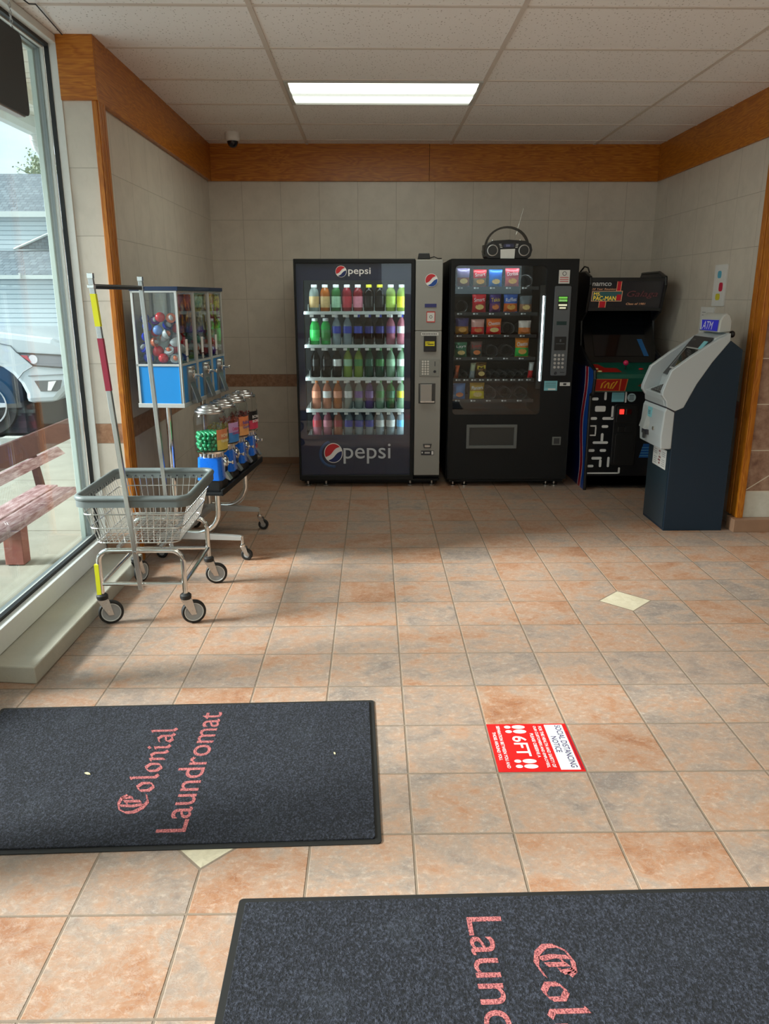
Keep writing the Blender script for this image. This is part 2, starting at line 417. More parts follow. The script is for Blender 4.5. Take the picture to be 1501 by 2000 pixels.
ALU = pm('white_aluminium', srgb(220, 222, 218), .4, 0, var=.05)
ALU_G = pm('grey_aluminium', srgb(150, 158, 160), .4, .3, var=.05)
GASKET = pm('black_gasket', (.012, .013, .014), .5)
CHROME = pm('chrome', (.78, .78, .76), .12, 1)
STEEL = pm('brushed_steel', (.55, .55, .54), .3, 1, var=.1, bscale=80)
ZINC = pm('zinc_wire', (.62, .62, .6), .28, .9)
BLACK = pm('black_painted_metal', (.007, .008, .009), .5, 0, bump=.04, bscale=300)
BLACK.node_tree.nodes['Principled BSDF'].inputs['Specular IOR Level'].default_value = .3
BLACKP = pm('black_plastic', (.012, .012, .013), .35)
RUBBER = pm('black_rubber', (.009, .009, .009), .6)
DARK = pm('dark_grey_plastic', (.04, .043, .047), .45)
WHITE = pm('white_print', (.8, .8, .8), .5)
PAPER = pm('paper', (.68, .68, .66), .7, var=.06)
REDP = pm('red_print', (.55, .03, .03), .45)
INK = pm('dark_ink', (.03, .03, .04), .6)
GREYTX = pm('grey_print', (.3, .3, .3), .6)
CYANP = pm('pale_blue_paper', srgb(128, 196, 208), .6, var=.08)
GLASS = glass_mat('window_glass', (.94, .98, .97), 1.45)
VGLASS = glass_mat('vending_glass', (.90, .95, .97), 1.5)
CLEAR = glass_mat('clear_plastic', (.93, .95, .95), 1.45)

# ------------------------------------------------------------------ the room
YB, XL, XR, H = 7.14, -1.41, 2.46, 2.7616
XE, YR = 6.0, -3.0           # far right wall and rear wall of the room, behind the photographer
struct(MB().box(-1.62, XE, YR, YB + .2, -.1, 0).build('floor', FLOOR))
struct(MB().box(-1.62, XE, YR, YB + .2, H, H + .1).build('ceiling', CEIL))
struct(MB().box(-1.7, XE, YB, YB + .2, 0, H).build('wall_back', WT_X))
struct(MB().box(-1.58, XL, 4.315, YB, 0, H).build('wall_left', WT_Y))
struct(MB().box(XR, 2.75, 4.96, YB, 0, H).build('wall_right', WT_Y))
pier_m = MB().box(-1.56, XL - .0005, 4.313, 4.33, 0, 2.47)
struct(pier_m.build('wall_window_side', WT_X if False else wall_tile('cream_wall_tile_pier', 'x', -1.72, .3325)))
struct(MB().box(2.44, XE, 4.935, 4.96, 0, H).build('wall_pier_right', PIER))
struct(MB().box(XE, XE + .1, YR, 4.96, 0, H).build('wall_far_right', WT_Y))
struct(MB().box(-1.62, .1, YR - .1, YR, 0, H).box(2.9, XE, YR - .1, YR, 0, H).box(.1, 2.9, YR - .1, YR, 0, 1.5).box(.1, 2.9, YR - .1, YR, 2.5, H).build('wall_rear', WT_X))
w2 = struct(MB().ring([(.1, 1.5), (2.9, 1.5), (2.9, 2.5), (.1, 2.5)], [(.16, 1.56), (2.84, 1.56), (2.84, 2.44), (.16, 2.44)], 'y', YR - .08, YR - .02).box(1.47, 1.53, YR - .08, YR - .02, 1.56, 2.44).build('window_2', ALU))
MB().box(.16, 1.47, YR - .05, YR - .045, 1.56, 2.44).box(1.53, 2.84, YR - .05, YR - .045, 1.56, 2.44).build('pane', GLASS, w2)
# tile skirting
SK = pm('brown_skirting_tile', srgb(150, 116, 92), .4, var=.2, bscale=14, bump=.1)
struct(MB().box(XL, XR, YB - .012, YB, 0, .06).build('baseboard_back', SK, bevel=.002))
struct(MB().box(XL, XL + .012, 4.33, YB - .013, 0, .06).build('baseboard_left', SK, bevel=.002))
struct(MB().box(2.39, XE, 4.875, 4.934, 0, .088).box(2.39, 2.458, 4.934, 4.99, 0, .088).build('baseboard_right', SK, bevel=.003))
struct(MB().box(-1.555, -1.375, 4.28, 4.312, .0, .19).build('baseboard_window', SK, bevel=.003))
# oak fascia under the ceiling
CZ = 2.468
struct(MB().box(XL, .482, 7.115, YB, CZ, H).box(.485, 2.452, 7.115, YB, CZ, H).build('trim_back', OAKX, bevel=.0015))
tl = struct(MB().box(XL, -1.378, 4.318, 7.113, CZ, H).build('trim_left', OAKY, bevel=.0015))
MB().box(-1.56, -1.3785, 4.296, 4.3175, CZ, H).build('end_board', OAKX, tl, bevel=.0015)
struct(MB().box(2.445, 2.47, 4.912, 7.113, CZ, H).build('trim_right', OAKY, bevel=.0015))
# oak corner casings
mb = MB().box(XL - .002, -1.385, 4.305, 4.42, .0, CZ)
for k in range(3): mb.box(-1.385, -1.378, 4.308 + k * .038, 4.308 + k * .038 + .028, 0, CZ)
struct(mb.build('trim_left_corner', OAKZ, bevel=.002))
mb = MB().box(2.430, 2.462, 4.915, 5.095, .088, CZ)
for y0, y1, px in ((4.917, 4.985, 2.421), (4.992, 5.012, 2.424), (5.019, 5.04, 2.421), (5.047, 5.085, 2.424)): mb.box(px, 2.430, y0, y1, .088, CZ)
struct(mb.build('trim_right_corner', OAKZ, bevel=.003))
# concrete kerb below the window
struct(MB().prism([(-1.62, 2.87), (-1.375, 2.845), (-1.352, 4.278), (-1.62, 4.278)], 'z', 0, .076).build('window_ledge', concrete('kerb_concrete', srgb(160, 156, 142), srgb(190, 186, 172), 6), bevel=.006))
# ceiling grid
mb = MB()
for i in range(-1, 6): mb.box(1.22 * i - .012, 1.22 * i + .012, -6.9, 3.4, -.006, .002)
for k in range(-11, 6):
    mb.box(-1.5, 7.2, .61 * k - .010, .61 * k + .010, -.005, .002)
g = struct(mb.build('ceiling_grid', pm('grid_paint', srgb(214, 204, 194), .5)))
g.location = (-.5432, 3.8938, H); g.rotation_euler = (0, 0, .0038)
# storefront window on the left: aluminium frame, gasket, pane
wy0, wy1 = 2.80, 4.313
win = MB()
def frame(mb, y0, y1, x0, x1, t, zb, zt):
    mb.ring([(y0, zb), (y1, zb), (y1, zt), (y0, zt)], [(y0 + t, zb + t), (y1 - t, zb + t), (y1 - t, zt - t), (y0 + t, zt - t)], 'x', x0, x1)
WB, WT = .08, 2.757
f1 = MB(); f1.ring([(wy0, WB), (wy1, WB), (wy1, WT), (wy0, WT)], [(wy0 + .02, WB + .10), (wy1 - .006, WB + .10), (wy1 - .006, WT - .035), (wy0 + .02, WT - .035)], 'x', -1.600, -1.560)
w1 = struct(f1.build('window_1', ALU, bevel=.002))
gk = MB(); gk.ring([(wy0 + .02, WB + .095), (wy1 - .004, WB + .095), (wy1 - .004, WT - .03), (wy0 + .02, WT - .03)], [(wy0 + .03, WB + .115), (wy1 - .010, WB + .115), (wy1 - .010, WT - .05), (wy0 + .03, WT - .05)], 'x', -1.622, -1.600)
gk.build('gasket', GASKET, w1)
gk = MB(); gk.ring([(wy0 + .02, WB), (wy1 - .004, WB), (wy1 - .004, WT), (wy0 + .02, WT)], [(wy0 + .03, WB + .105), (wy1 - .012, WB + .105), (wy1 - .012, WT - .055), (wy0 + .03, WT - .055)], 'x', -1.642, -1.626)
gk.build('glazing_bead', ALU, w1)
gk = MB(); gk.ring([(wy0 + .02, WB), (wy1, WB), (wy1, WT), (wy0 + .02, WT)], [(wy0 + .05, WB + .10), (wy1 - .018, WB + .10), (wy1 - .018, WT - .06), (wy0 + .05, WT - .06)], 'x', -1.668, -1.646)
gk.build('inner_frame', ALU_G, w1)
gk = MB(); gk.ring([(wy0 + .02, WB - .08), (wy1, WB - .08), (wy1, WT), (wy0 + .02, WT)], [(wy0 + .06, WB + .06), (wy1 - .03, WB + .06), (wy1 - .03, WT - .07), (wy0 + .06, WT - .07)], 'x', -1.697, -1.672)
gk.build('outer_frame', pm('outer_frame_paint', srgb(190, 206, 200), .4), w1, bevel=.003)
MB().box(-1.637, -1.631, wy0 + .02, wy1 - .008, WB + .1, WT - .04).build('pane', GLASS, w1)
# the door bay and the window bay nearer the photographer, on the same wall line
dr = struct(MB().ring([(1.75, .0), (2.80, .0), (2.80, 2.2), (1.75, 2.2)], [(1.83, .14), (2.72, .14), (2.72, 2.12), (1.83, 2.12)], 'x', -1.66, -1.60).box(-1.66, -1.60, 1.75, 2.80, 2.22, 2.32).box(-1.68, -1.56, 2.79, 2.83, 0, 2.757).box(-1.68, -1.56, 1.70, 1.75, 0, 2.757).build('door_1', ALU, bevel=.002))
MB().box(-1.633, -1.628, 1.83, 2.72, .14, 2.12).box(-1.633, -1.628, 1.75, 2.79, 2.32, 2.75).build('pane', GLASS, dr)
MB().tube([(-1.60, 2.0, 1.0), (-1.54, 2.0, 1.0), (-1.54, 2.55, 1.0), (-1.60, 2.55, 1.0)], .012).build('push_bar', STEEL, dr, smooth=40)
w3 = struct(MB().ring([(-3, .1), (1.70, .1), (1.70, 2.757), (-3, 2.757)], [(-2.9, .2), (1.63, .2), (1.63, 2.70), (-2.9, 2.70)], 'x', -1.66, -1.56).box(-1.66, -1.56, -.68, -.6, .2, 2.7).build('window_3', ALU))
MB().box(-1.633, -1.628, -2.9, -.68, .2, 2.7).box(-1.633, -1.628, -.6, 1.63, .2, 2.7).build('pane', GLASS, w3)
struct(MB().box(-1.66, -1.56, YR, 1.70, 0, .1).build('wall_below_window', ALU))

# ------------------------------------------------------------------ ceiling lights and dome camera
def lamp_mat():
    m = bpy.data.materials.new('lamp_diffuser'); m.use_nodes = True; t = NT(m.node_tree); t.n.clear()
    out = t.new('ShaderNodeOutputMaterial'); em = t.new('ShaderNodeEmission'); o = t.obj(); x, y, zz = t.xyz(o)
    q = t.m('ABSOLUTE', t.m('SUBTRACT', t.m('ABSOLUTE', y), .14)); s = t.m('SUBTRACT', 1, t.m('MULTIPLY', t.step(q, .03, .115), .93))
    n = t.noise(t.scale(o, (3, 14, 1)), 6, 5, .7); dirt = t.m('MULTIPLY', t.step(n, .58, .64), t.m('LESS_THAN', t.m('ABSOLUTE', t.m('ADD', y, .03)), .07))
    s = t.m('MULTIPLY', s, t.m('SUBTRACT', 1, t.m('MULTIPLY', dirt, .3)))
    em.inputs[0].default_value = (.96, 1, .86, 1); t.l.new(t.m('MULTIPLY', s, LAMP), em.inputs[1]); t.l.new(em.outputs[0], out.inputs[0])
    return m
LM = lamp_mat()
def ceiling_light(x, y, label):
    r = thing('ceiling_light', label, 'ceiling light', (x, y, H), 0, 'recessed fluorescent ceiling lights'); r.rotation_euler = (0, 0, .0038)
    f = MB().ring([(-.598, -.293), (.598, -.293), (.598, .293), (-.598, .293)], [(-.575, -.272), (.575, -.272), (.575, .272), (-.575, .272)], 'z', -.012, .0)
    f.build('frame', pm('lamp_frame', (.5, .5, .47), .4), r, world=False)
    d = MB(); n = 12
    for i in range(n):   # shallow bowed prismatic panel
        y0, y1 = -.272 + .544 * i / n, -.272 + .544 * (i + 1) / n
        z0, z1 = (-.004 - .012 * (1 - (y / .272) ** 2) for y in (y0, y1))
        d.poly([(-.575, y0, z0), (.575, y0, z0), (.575, y1, z1), (-.575, y1, z1)])
    d.build('diffuser', LM, r, world=False, recalc=False)
    return r
ceiling_light(.067, 5.412, 'long recessed fluorescent ceiling light above the drinks machine')
for (x, y, l) in ((.06, 1.75, 'recessed fluorescent ceiling light above the entrance mats'), (.06, -1.3, 'recessed fluorescent ceiling light behind the entrance'), (3.72, 1.75, 'recessed fluorescent ceiling light over the laundry side')):
    ceiling_light(x, y, l)
cd = thing('dome_camera', 'small white security dome camera under the ceiling by the left corner', 'security camera', (-1.105, 6.66, H))
MB().lathe([(.058, 0), (.060, -.012), (.058, -.05), (.050, -.062), (.044, -.064)], (-1.105, 6.66, H), seg=28).build('housing', pm('camera_white', (.75, .74, .72), .4), cd, smooth=50)
MB().lathe([(.044, -.058), (.043, -.075), (.034, -.095), (.02, -.107), (0.0, -.111)], (-1.105, 6.66, H), seg=28).build('dome', pm('smoked_dome', (.01, .01, .02), .08), cd, smooth=60)

# ------------------------------------------------------------------ hanging sign
hs = thing('hanging_sign', 'dark back of a sign hanging on a chain inside the window', 'sign', (-1.5, 3.7, 2.27))
MB().rrect(2.92, 3.705, 2.268, 2.588, .03, 'x', -1.497, -1.485).build('back_panel', pm('sign_back', (.015, .014, .013), .6), hs, bevel=.002)
MB().rrect(2.925, 3.70, 2.262, 2.583, .03, 'x', -1.53, -1.498).build('light_box', pm('sign_rim', (.5, .5, .5), .4), hs)
for yy in (3.655, 2.97):
    mb = MB(); z0 = 2.585; k = 0
    while z0 < H - .005:
        a = (k % 2) * PI / 2; pts = []
        for i in range(8):
            th = 2 * PI * i / 8; r_ = .0055 * math.cos(th); pts.append((-1.50 + r_ * math.cos(a), yy + r_ * math.sin(a), z0 + .009 + .010 * math.sin(th)))
        mb.tube(pts, .0017, 5, closed=True); z0 += .0145; k += 1
    mb.build('chain', STEEL, hs)
MB().tube([(-1.50, 3.655, H - .03), (-1.49, 3.72, H - .022), (-1.475, 3.80, H - .03), (-1.47, 3.86, H - .012), (-1.50, 4.1, H - .006), (-1.52, 4.29, H - .006)], .003, 6).build('cable', GASKET, hs)

# ------------------------------------------------------------------ outside
WALKM = concrete('sidewalk_concrete', srgb(176, 178, 166), srgb(204, 206, 196), 4)
def walk():
    m, t, b = base_mat('sidewalk_slabs'); p = t.pos(); x, y, zz = t.xyz(p); n = t.noise(p, 4, 8, .65); n2 = t.noise(p, 80, 4, .7)
    c = t.mix(n, srgb(122, 122, 110), srgb(158, 158, 146)); c = t.mix(t.m('MULTIPLY', t.step(n2, .58, .72), .25), c, srgb(96, 92, 78))
    f = t.m('FRACT', t.m('DIVIDE', t.m('SUBTRACT', y, 5.0), 1.5)); j = t.m('LESS_THAN', f, .008); c = t.mix(j, c, srgb(96, 92, 80))
    t.put(b.inputs['Base Color'], c); b.inputs['Roughness'].default_value = .85; t.l.new(t.bump(n2, .3, .004), b.inputs['Normal']); return m
struct(MB().box(-3.75, -1.62, -12, 14, -.12, -.005).build('ground_sidewalk', walk()))
struct(MB().box(-80, -3.75, -40, 120, -.14, -.05).box(-3.75, 60, 14, 120, -.14, -.05).box(-3.75, 60, -60, -12, -.14, -.05).build('ground_asphalt', concrete('asphalt', srgb(128, 134, 138), srgb(160, 166, 168), 3)))
SOF = stripes('soffit_vinyl', srgb(206, 204, 190), srgb(150, 146, 130), .30, .06, 'y', .5)
struct(MB().box(-3.42, -1.64, -8, 14, 3.24, 3.27).box(-3.05, -2.95, -8, 14, 3.12, 3.24).build('ceiling_porch', SOF))
struct(MB().box(-1.66, -1.60, -8, 14, 2.757, 3.26).build('wall_above_window', ALU))
VW = pm('white_vinyl', srgb(196, 204, 200), .45)
g = thing('roof_gutter', 'white eaves gutter along the edge of the porch roof', 'gutter', (-3.4, 0, 2.9))
MB().prism([(-3.38, 3.09), (-3.46, 3.09), (-3.52, 3.18), (-3.52, 3.30), (-3.36, 3.30), (-3.36, 3.14)], 'y', -8, 14).build('trough', VW, g)
dsp = [(-3.43, 8.58, 3.10), (-3.43, 8.58, 3.04), (-3.42, 8.60, 2.985), (-3.40, 8.63, 2.945), (-3.36, 8.67, 2.915), (-3.31, 8.72, 2.90), (-3.24, 8.79, 2.895)]
mb = MB().tube(dsp, .038, 12)
for a, b_ in zip(dsp[1:], dsp[2:]):
    for q in (0, .5): mb.ball(Vector(a).lerp(Vector(b_), q), .042, 10, (1, 1, .3))
mb.tube([(-3.24, 8.79, 2.895), (-1.78, 10.2, 2.82), (-1.72, 10.26, 2.7), (-1.72, 10.26, .1)], .038, 10)
mb.build('downspout', pm('downspout_white', srgb(216, 222, 222), .4), g, smooth=60)
SID = stripes('vinyl_siding', srgb(206, 218, 222), srgb(140, 158, 166), .20, .16, 'z', .6)
ROOF = shingles()
h = thing('house', 'white clapboard house with grey shingle roofs across the lot', 'house', (-16, 36, 0))
mb = MB().box(-30, -13.30, 35, 42, -.1, 2.3).build('ground_floor_wall', SID, h)
MB().box(-30, -10, 37.5, 44, 2.0, 5.15).build('upper_wall', SID, h)
MB().prism([(34.7, 2.42), (37.5, 3.55), (37.5, 3.4), (34.7, 2.30)], 'x', -30, -13.1).build('lower_roof', ROOF, h)
MB().prism([(37.2, 5.10), (41, 7.30), (44.6, 5.1)], 'x', -17.2, -8).prism([(37.2, 5.10), (41, 7.30), (44.6, 5.1)], 'x', -30, -17.2).build('upper_roof', ROOF, h)
MB().poly([(-16.30, 37.4, 3.62), (-10, 37.4, 6.2), (-10, 37.4, 3.5)]).build('gable_roof', ROOF, h)
MB().tube([(-16.4, 37.36, 3.60), (-10, 37.36, 6.22)], .06, 6).build('gable_trim', VW, h)
mb = MB().box(-30, -13.0, 34.55, 34.72, 2.24, 2.40)
for k in range(10): mb.box(-13.5 - 1.6 * k, -13.42 - 1.6 * k, 34.5, 34.6, 2.28, 2.48)
mb.build('gutter', VW, h)
MB().box(-30, -9, 37.1, 37.24, 4.96, 5.2).build('eaves_fascia', VW, h)
MB().box(-13.42, -13.25, 34.95, 35.03, -.1, 2.3).build('corner_board', VW, h)
tr = thing('tree', 'pale bare crowned tree showing above the far house roof', 'tree', (-18, 50, 0))
MB().tube([(-19.4, 50, 0), (-19.5, 50, 4), (-19.4, 50, 8.0)], [.2, .16, .08], 8).build('trunk', pm('bark', srgb(120, 112, 98), .9, bump=.3), tr)
mb = MB(); rnd = random.Random(3)
for i in range(90):
    a = rnd.uniform(0, 2 * PI); e = rnd.uniform(.1, 1.4); L = rnd.uniform(1.0, 2.0)
    p0 = Vector((-19.4, 50, 8.0)); p1 = p0 + Vector((math.cos(a) * math.cos(e), math.sin(a) * math.cos(e), math.sin(e))) * L
    mb.tube([p0, p1], [.03, .012], 4)
    for q in range(12):
        c = p0.lerp(p1, rnd.uniform(.4, 1.05)) + Vector((rnd.gauss(0, .16), rnd.gauss(0, .16), rnd.gauss(0, .16))); s_ = rnd.uniform(.05, .1)
        u_ = Vector((rnd.gauss(0, 1), rnd.gauss(0, 1), rnd.gauss(0, 1))).normalized() * s_; v_ = u_.orthogonal().normalized() * s_
        mb.poly([c - u_, c + v_, c + u_, c - v_])
mb.build('crown', pm('tree_leaf', srgb(146, 158, 130), .8, var=.2), tr)

# bench on the walk
RW = concrete('weathered_red_wood', srgb(56, 28, 26), srgb(90, 56, 50), 9)
def worn():
    m, t, b = base_mat('worn_seat_wood'); p = t.pos(); n = t.noise(t.scale(p, (6, 1, 6)), 9, 6, .65)
    t.put(b.inputs['Base Color'], t.ramp(n, [(.35, srgb(112, 72, 72)), (.5, srgb(148, 118, 120)), (.68, srgb(182, 164, 166))])); b.inputs['Roughness'].default_value = .7; return m
WW = worn()
be = thing('bench', 'weathered red wooden bench on the pavement outside the window', 'bench', (-2.4, 4.9, 0))
MB().box(-2.135, -2.0, 2.4, 5.06, .245, .288).build('seat_plank', WW, be, bevel=.004)
MB().box(-2.285, -2.15, 2.4, 5.12, .245, .288).build('seat_plank', WW, be, bevel=.004)
MB().prism([(-2.30, .405), (-2.275, .405), (-2.325, .455), (-2.35, .455)], 'y', 2.4, 5.62).build('back_board', WW, be, bevel=.003)
MB().prism([(-2.335, .475), (-2.31, .475), (-2.345, .612), (-2.37, .612)], 'y', 2.4, 6.0).build('back_board', RW, be, bevel=.003)
PRD = concrete('peeling_red_paint', srgb(120, 40, 40), srgb(168, 120, 104), 12)
for yy in (4.30, 2.7):
    MB().prism([(-2.165, 0), (-2.055, 0), (-2.05, .245), (-2.16, .245)], 'y', yy, yy + .09).build('leg', PRD, be, bevel=.004)
    MB().prism([(-2.38, 0), (-2.28, 0), (-2.19, .245), (-2.29, .245)], 'y', yy, yy + .09).build('leg', PRD, be, bevel=.004)
    MB().prism([(-2.29, .22), (-2.33, .22), (-2.38, .60), (-2.35, .60)], 'y', yy + .9, yy + .96).build('back_post', RW, be)

# pickup truck
TP = pm('silver_car_paint', srgb(190, 200, 206), .25, .15, coat=.6)
tk = thing('pickup_truck', 'silver pickup truck parked nose in beyond the bench', 'truck', (-5.6, 9.8, -.05))
YN, YF = 8.85, 10.65
arch = [( -4.42 + .47 * math.cos(math.radians(a)), .33 + .47 * math.sin(math.radians(a))) for a in range(0, 181, 15)]
prof = [(-3.62, .36), (-3.97, .34)] + arch[1:-1] + [(-4.91, .34), (-7.2, .34)] + [(x - 3.25, z_) for x, z_ in arch[1:-1]] + [(-8.2, .36), (-9.2, .42), (-9.25, 1.08), (-7.2, 1.12), (-5.3, 1.15), (-4.2, 1.14), (-3.6, 1.07), (-3.40, .98), (-3.33, .80), (-3.36, .62)]
MB().prism(prof, 'y', YN, YF).build('body', TP, tk, bevel=.06)
MB().prism([(-5.2, 1.12), (-5.95, 1.72), (-6.3, 1.80), (-7.4, 1.80), (-7.6, 1.12)], 'y', YN + .1, YF - .1).build('cab', TP, tk, bevel=.05)
MB().prism([(-5.32, 1.16), (-5.98, 1.68), (-6.3, 1.74), (-7.3, 1.74), (-7.45, 1.16)], 'y', YN + .09, YN + .099).build('side_window', pm('tinted_glass', (.01, .012, .015), .1), tk)
MB().prism([(-3.975, .905), (-3.40, .872), (-3.345, .85), (-3.36, .735), (-3.62, .742), (-3.82, .775)], 'y', YN - .012, YN + .03).build('headlight', pm('headlight_glass', (.22, .23, .26), .12, .2), tk, bevel=.004)
MB().ring([(-3.995, .918), (-3.37, .884), (-3.33, .725), (-3.83, .762)], [(-3.962, .899), (-3.395, .867), (-3.365, .745), (-3.82, .778)], 'y', YN - .016, YN + .02).build('headlight_trim', DARK, tk)
mb = MB().tube([(-3.995, YN - .004, .91), (-4.06, YN - .004, .99), (-4.30, YN - .002, 1.04), (-5.2, YN - .002, 1.07)], .006, 6).tube([(-3.84, YN - .004, .76), (-3.95, YN - .004, .70), (-4.02, YN - .004, .62)], .005, 6).tube([(-3.90, YN - .004, .655), (-3.42, YN - .004, .675)], .006, 6)
mb.build('panel_gaps', pm('panel_gap', srgb(110, 118, 124), .5), tk)
MB().lathe([(.05, 0), (.03, .02), (0, .025)], (-3.82, YN - .016, .84), 'y').build('headlight_lens', pm('lens', (.8, .8, .85), .1, .5), tk)
MB().prism([(-3.955, .885), (-3.88, .882), (-3.84, .80)], 'y', YN - .018, YN).build('turn_signal', pm('red_lens', (.5, .1, .12), .2), tk)
MB().prism([(-3.84, .60), (-3.53, .61), (-3.56, .51), (-3.60, .48), (-3.78, .48)], 'y', YN - .008, YN + .03).build('fog_light', pm('fog_dark', (.08, .09, .10), .3), tk, bevel=.003)
MB().prism([(-3.68, .59), (-3.59, .60), (-3.66, .49), (-3.70, .49)], 'y', YN - .014, YN).build('fog_lens', WHITE, tk)
MB().box(-3.36, -3.31, YN + .25, YF - .25, .62, .90).build('grille', pm('grille', (.03, .03, .03), .4), tk)
MB().box(-4.9, -4.0, YN + .02, YF - .1, .0, .8).build('wheel_well', pm('wheel_well_dark', (.01, .012, .02), .9), tk)
for xx in (-4.42, -7.67):
    wl = MB().lathe([(.22, 0), (.34, -.01), (.372, .03), (.375, .2), (.34, .24), (.2, .24)], (xx, YN + .01, .325), 'y', 36).build('wheel', RUBBER, tk, smooth=40)
    mb = MB().lathe([(.235, -.012), (.225, -.018), (.215, -.005), (.205, .05)], (xx, YN + .01, .325), 'y', 36, cap=False)
    for k in range(6):
        a = k * PI / 3; ca, sa = math.cos(a), math.sin(a)
        P = lambda r, s_: (xx + ca * r - sa * s_, .325 + sa * r + ca * s_)
        mb.prism([P(.03, -.035), P(.22, -.022), P(.22, .022), P(.03, .035)], 'y', YN - .005, YN + .02)
    mb.lathe([(.05, -.01), (.04, -.016), (0, -.016)], (xx, YN + .01, .325), 'y').build('rim', pm('alloy', (.6, .62, .65), .3, .7), wl, smooth=30)
MB().box(-4.0, -3.5, 8.2, 8.34, -.05, .06).build('x', concrete('parking_block', srgb(150, 152, 146), srgb(180, 182, 176))).name = 'parking_block'
tag(bpy.data.objects['parking_block'], 'low concrete parking block beside the pickup truck', 'parking block')

# ------------------------------------------------------------------ drinks machine
def pepsi_globe(parent, cx, cz, r, Y, ring=0, squash=1.0, name='logo', blue=(14, 70, 150)):
    """round red white and blue emblem drawn as flat solid segments"""
    N = 40
    def circ(a0, a1, n=18): return [(cx + r * squash * math.cos(math.radians(a0 + (a1 - a0) * i / n)), cz + r * math.sin(math.radians(a0 + (a1 - a0) * i / n))) for i in range(n + 1)]
    def wave(a, b, bow, n=10):
        out = []
        for i in range(n + 1):
            s_ = i / n; x = a[0] + (b[0] - a[0]) * s_; z_ = a[1] + (b[1] - a[1]) * s_
            off = bow * math.sin(2 * PI * s_) * r
            dx, dz = b[0] - a[0], b[1] - a[1]; L = math.hypot(dx, dz); out.append((x - dz / L * off, z_ + dx / L * off))
        return out
    R_ = r * .93
    disc = MB().lathe([(r, 0), (r, .002), (0, .002)], (0, 0, 0), 'y', N); bmesh.ops.scale(disc.bm, verts=disc.bm.verts, vec=(squash, 1, 1)); bmesh.ops.translate(disc.bm, verts=disc.bm.verts, vec=(cx, Y, cz))
    d = disc.build(name, WHITE, parent)
    old = r; r = R_
    A0, A1 = 205, 42
    top = circ(A1, A0); e = wave(top[-1], top[0], -.10)
    MB().prism(top + e[1:-1], 'y', Y - .002, Y).build('red_segment', pm('logo_red', srgb(190, 34, 44), .4), d)
    B0, B1 = 232, 372
    bot = circ(B0, B1); e2 = wave(bot[-1], bot[0], -.09)
    MB().prism(bot + e2[1:-1], 'y', Y - .002, Y).build('blue_segment', pm('logo_blue_%d' % blue[1], srgb(*blue), .4), d)
    return d
vm = thing('drinks_vending_machine', 'black glass-front soft drink vending machine with grey control column against the back wall', 'vending machine', (-.04, 6.2, 0))
FY = 6.2
x0, x1 = -.612, .537
mb = MB().box(x0, x0 + .03, FY + .06, 7.0, .05, 1.785).box(x1 - .03, x1, FY + .06, 7.0, .05, 1.785).box(x0, x1, FY + .06, 7.0, 1.755, 1.785).box(x0, x1, 6.96, 7.0, .05, 1.785).box(x0, x1, FY + .06, 7.0, .05, .38).box(.31, .34, FY + .06, 6.97, .38, 1.76)
mb.build('cabinet', BLACK, vm, bevel=.004)
MB().box(x0 + .03, .31, 6.75, 6.96, .38, 1.755).build('liner', pm('machine_liner', (.05, .06, .07), .6), vm)
MB().ring([(x0, .06), (.322, .06), (.322, 1.795), (x0, 1.795)], [(-.596, .10), (.293, .10), (.293, 1.761), (-.596, 1.761)], 'y', FY - .012, FY + .06).build('door_frame', BLACK, vm, bevel=.004)
GB = pm('deep_blue_graphic', srgb(6, 18, 64), .4, var=.12, bscale=6)
MB().ring([(-.596, .10), (.293, .10), (.293, 1.761), (-.596, 1.761)], [(-.544, .431), (.242, .431), (.242, 1.637), (-.544, 1.637)], 'y', FY + .012, FY + .02).build('graphic_panel', GB, vm)
MB().box(-.596, .293, FY - .002, FY + .003, .10, 1.761).build('glass', VGLASS, vm)
pepsi_globe(vm, -.247, 1.702, .043, FY - .005, blue=(12, 30, 90))
text('pepsi', WHITE, .172, .062, (-.192, FY - .006, 1.668), (1, 0, 0), (0, 0, 1), vm, bold=.008)
lg = pepsi_globe(vm, -.332, .285, .082, FY - .005, squash=.92, name='bottle_cap_logo', blue=(14, 34, 92))
mb = MB(); n = 22
for i in range(n):
    a = PI * .62 + PI * .95 * i / n; mb.ball((-.335 + .104 * math.cos(a), FY + .002, .275 + .104 * math.sin(a)), .012, 8, (1, .3, 1))
mb.build('cap_crimp', pm('cap_blue', srgb(40, 76, 128), .35), vm)
LG = pm('logo_grey_white', srgb(190, 196, 206), .5)
text('pepsi', LG, .385, .165, (-.250, FY - .006, .196), (1, 0, 0), (0, 0, 1), vm, bold=.002)
SHW = pm('shelf_white', (.62, .66, .66), .4, var=.1)
rows = [1.403, 1.146, .888, .633, .395]
for i, z_ in enumerate(rows):
    mb = MB().box(-.555, .262, FY + .05, FY + .075, z_ - .022, z_ + .002).box(-.555, .262, FY + .075, 6.72, z_ - .006, z_)
    sh = mb.build('shelf', SHW, vm)
    for k in range(10): MB().box(-.512 + .0865 * k - .0015, -.512 + .0865 * k + .0015, FY + .06, 6.6, z_, z_ + .055).build('bottle_divider', pm('divider_clear', (.45, .5, .5), .3), sh)
    for k in range(9): MB().box(-.500 + .0865 * k, -.470 + .0865 * k, FY + .047, FY + .05, z_ - .042, z_ - .024).build('price_tag', PAPER, sh)
TUBE = pm('machine_led', (.88, 1, .94), .5, emit=9)
MB().box(-.575, -.560, FY + .03, FY + .045, .45, 1.62).build('light_strip', TUBE, vm)
MB().box(.266, .281, FY + .03, FY + .045, .45, 1.62).build('light_strip', TUBE, vm)
MB().box(-.5, .22, FY + .035, FY + .05, 1.655, 1.668).build('light_strip', TUBE, vm)
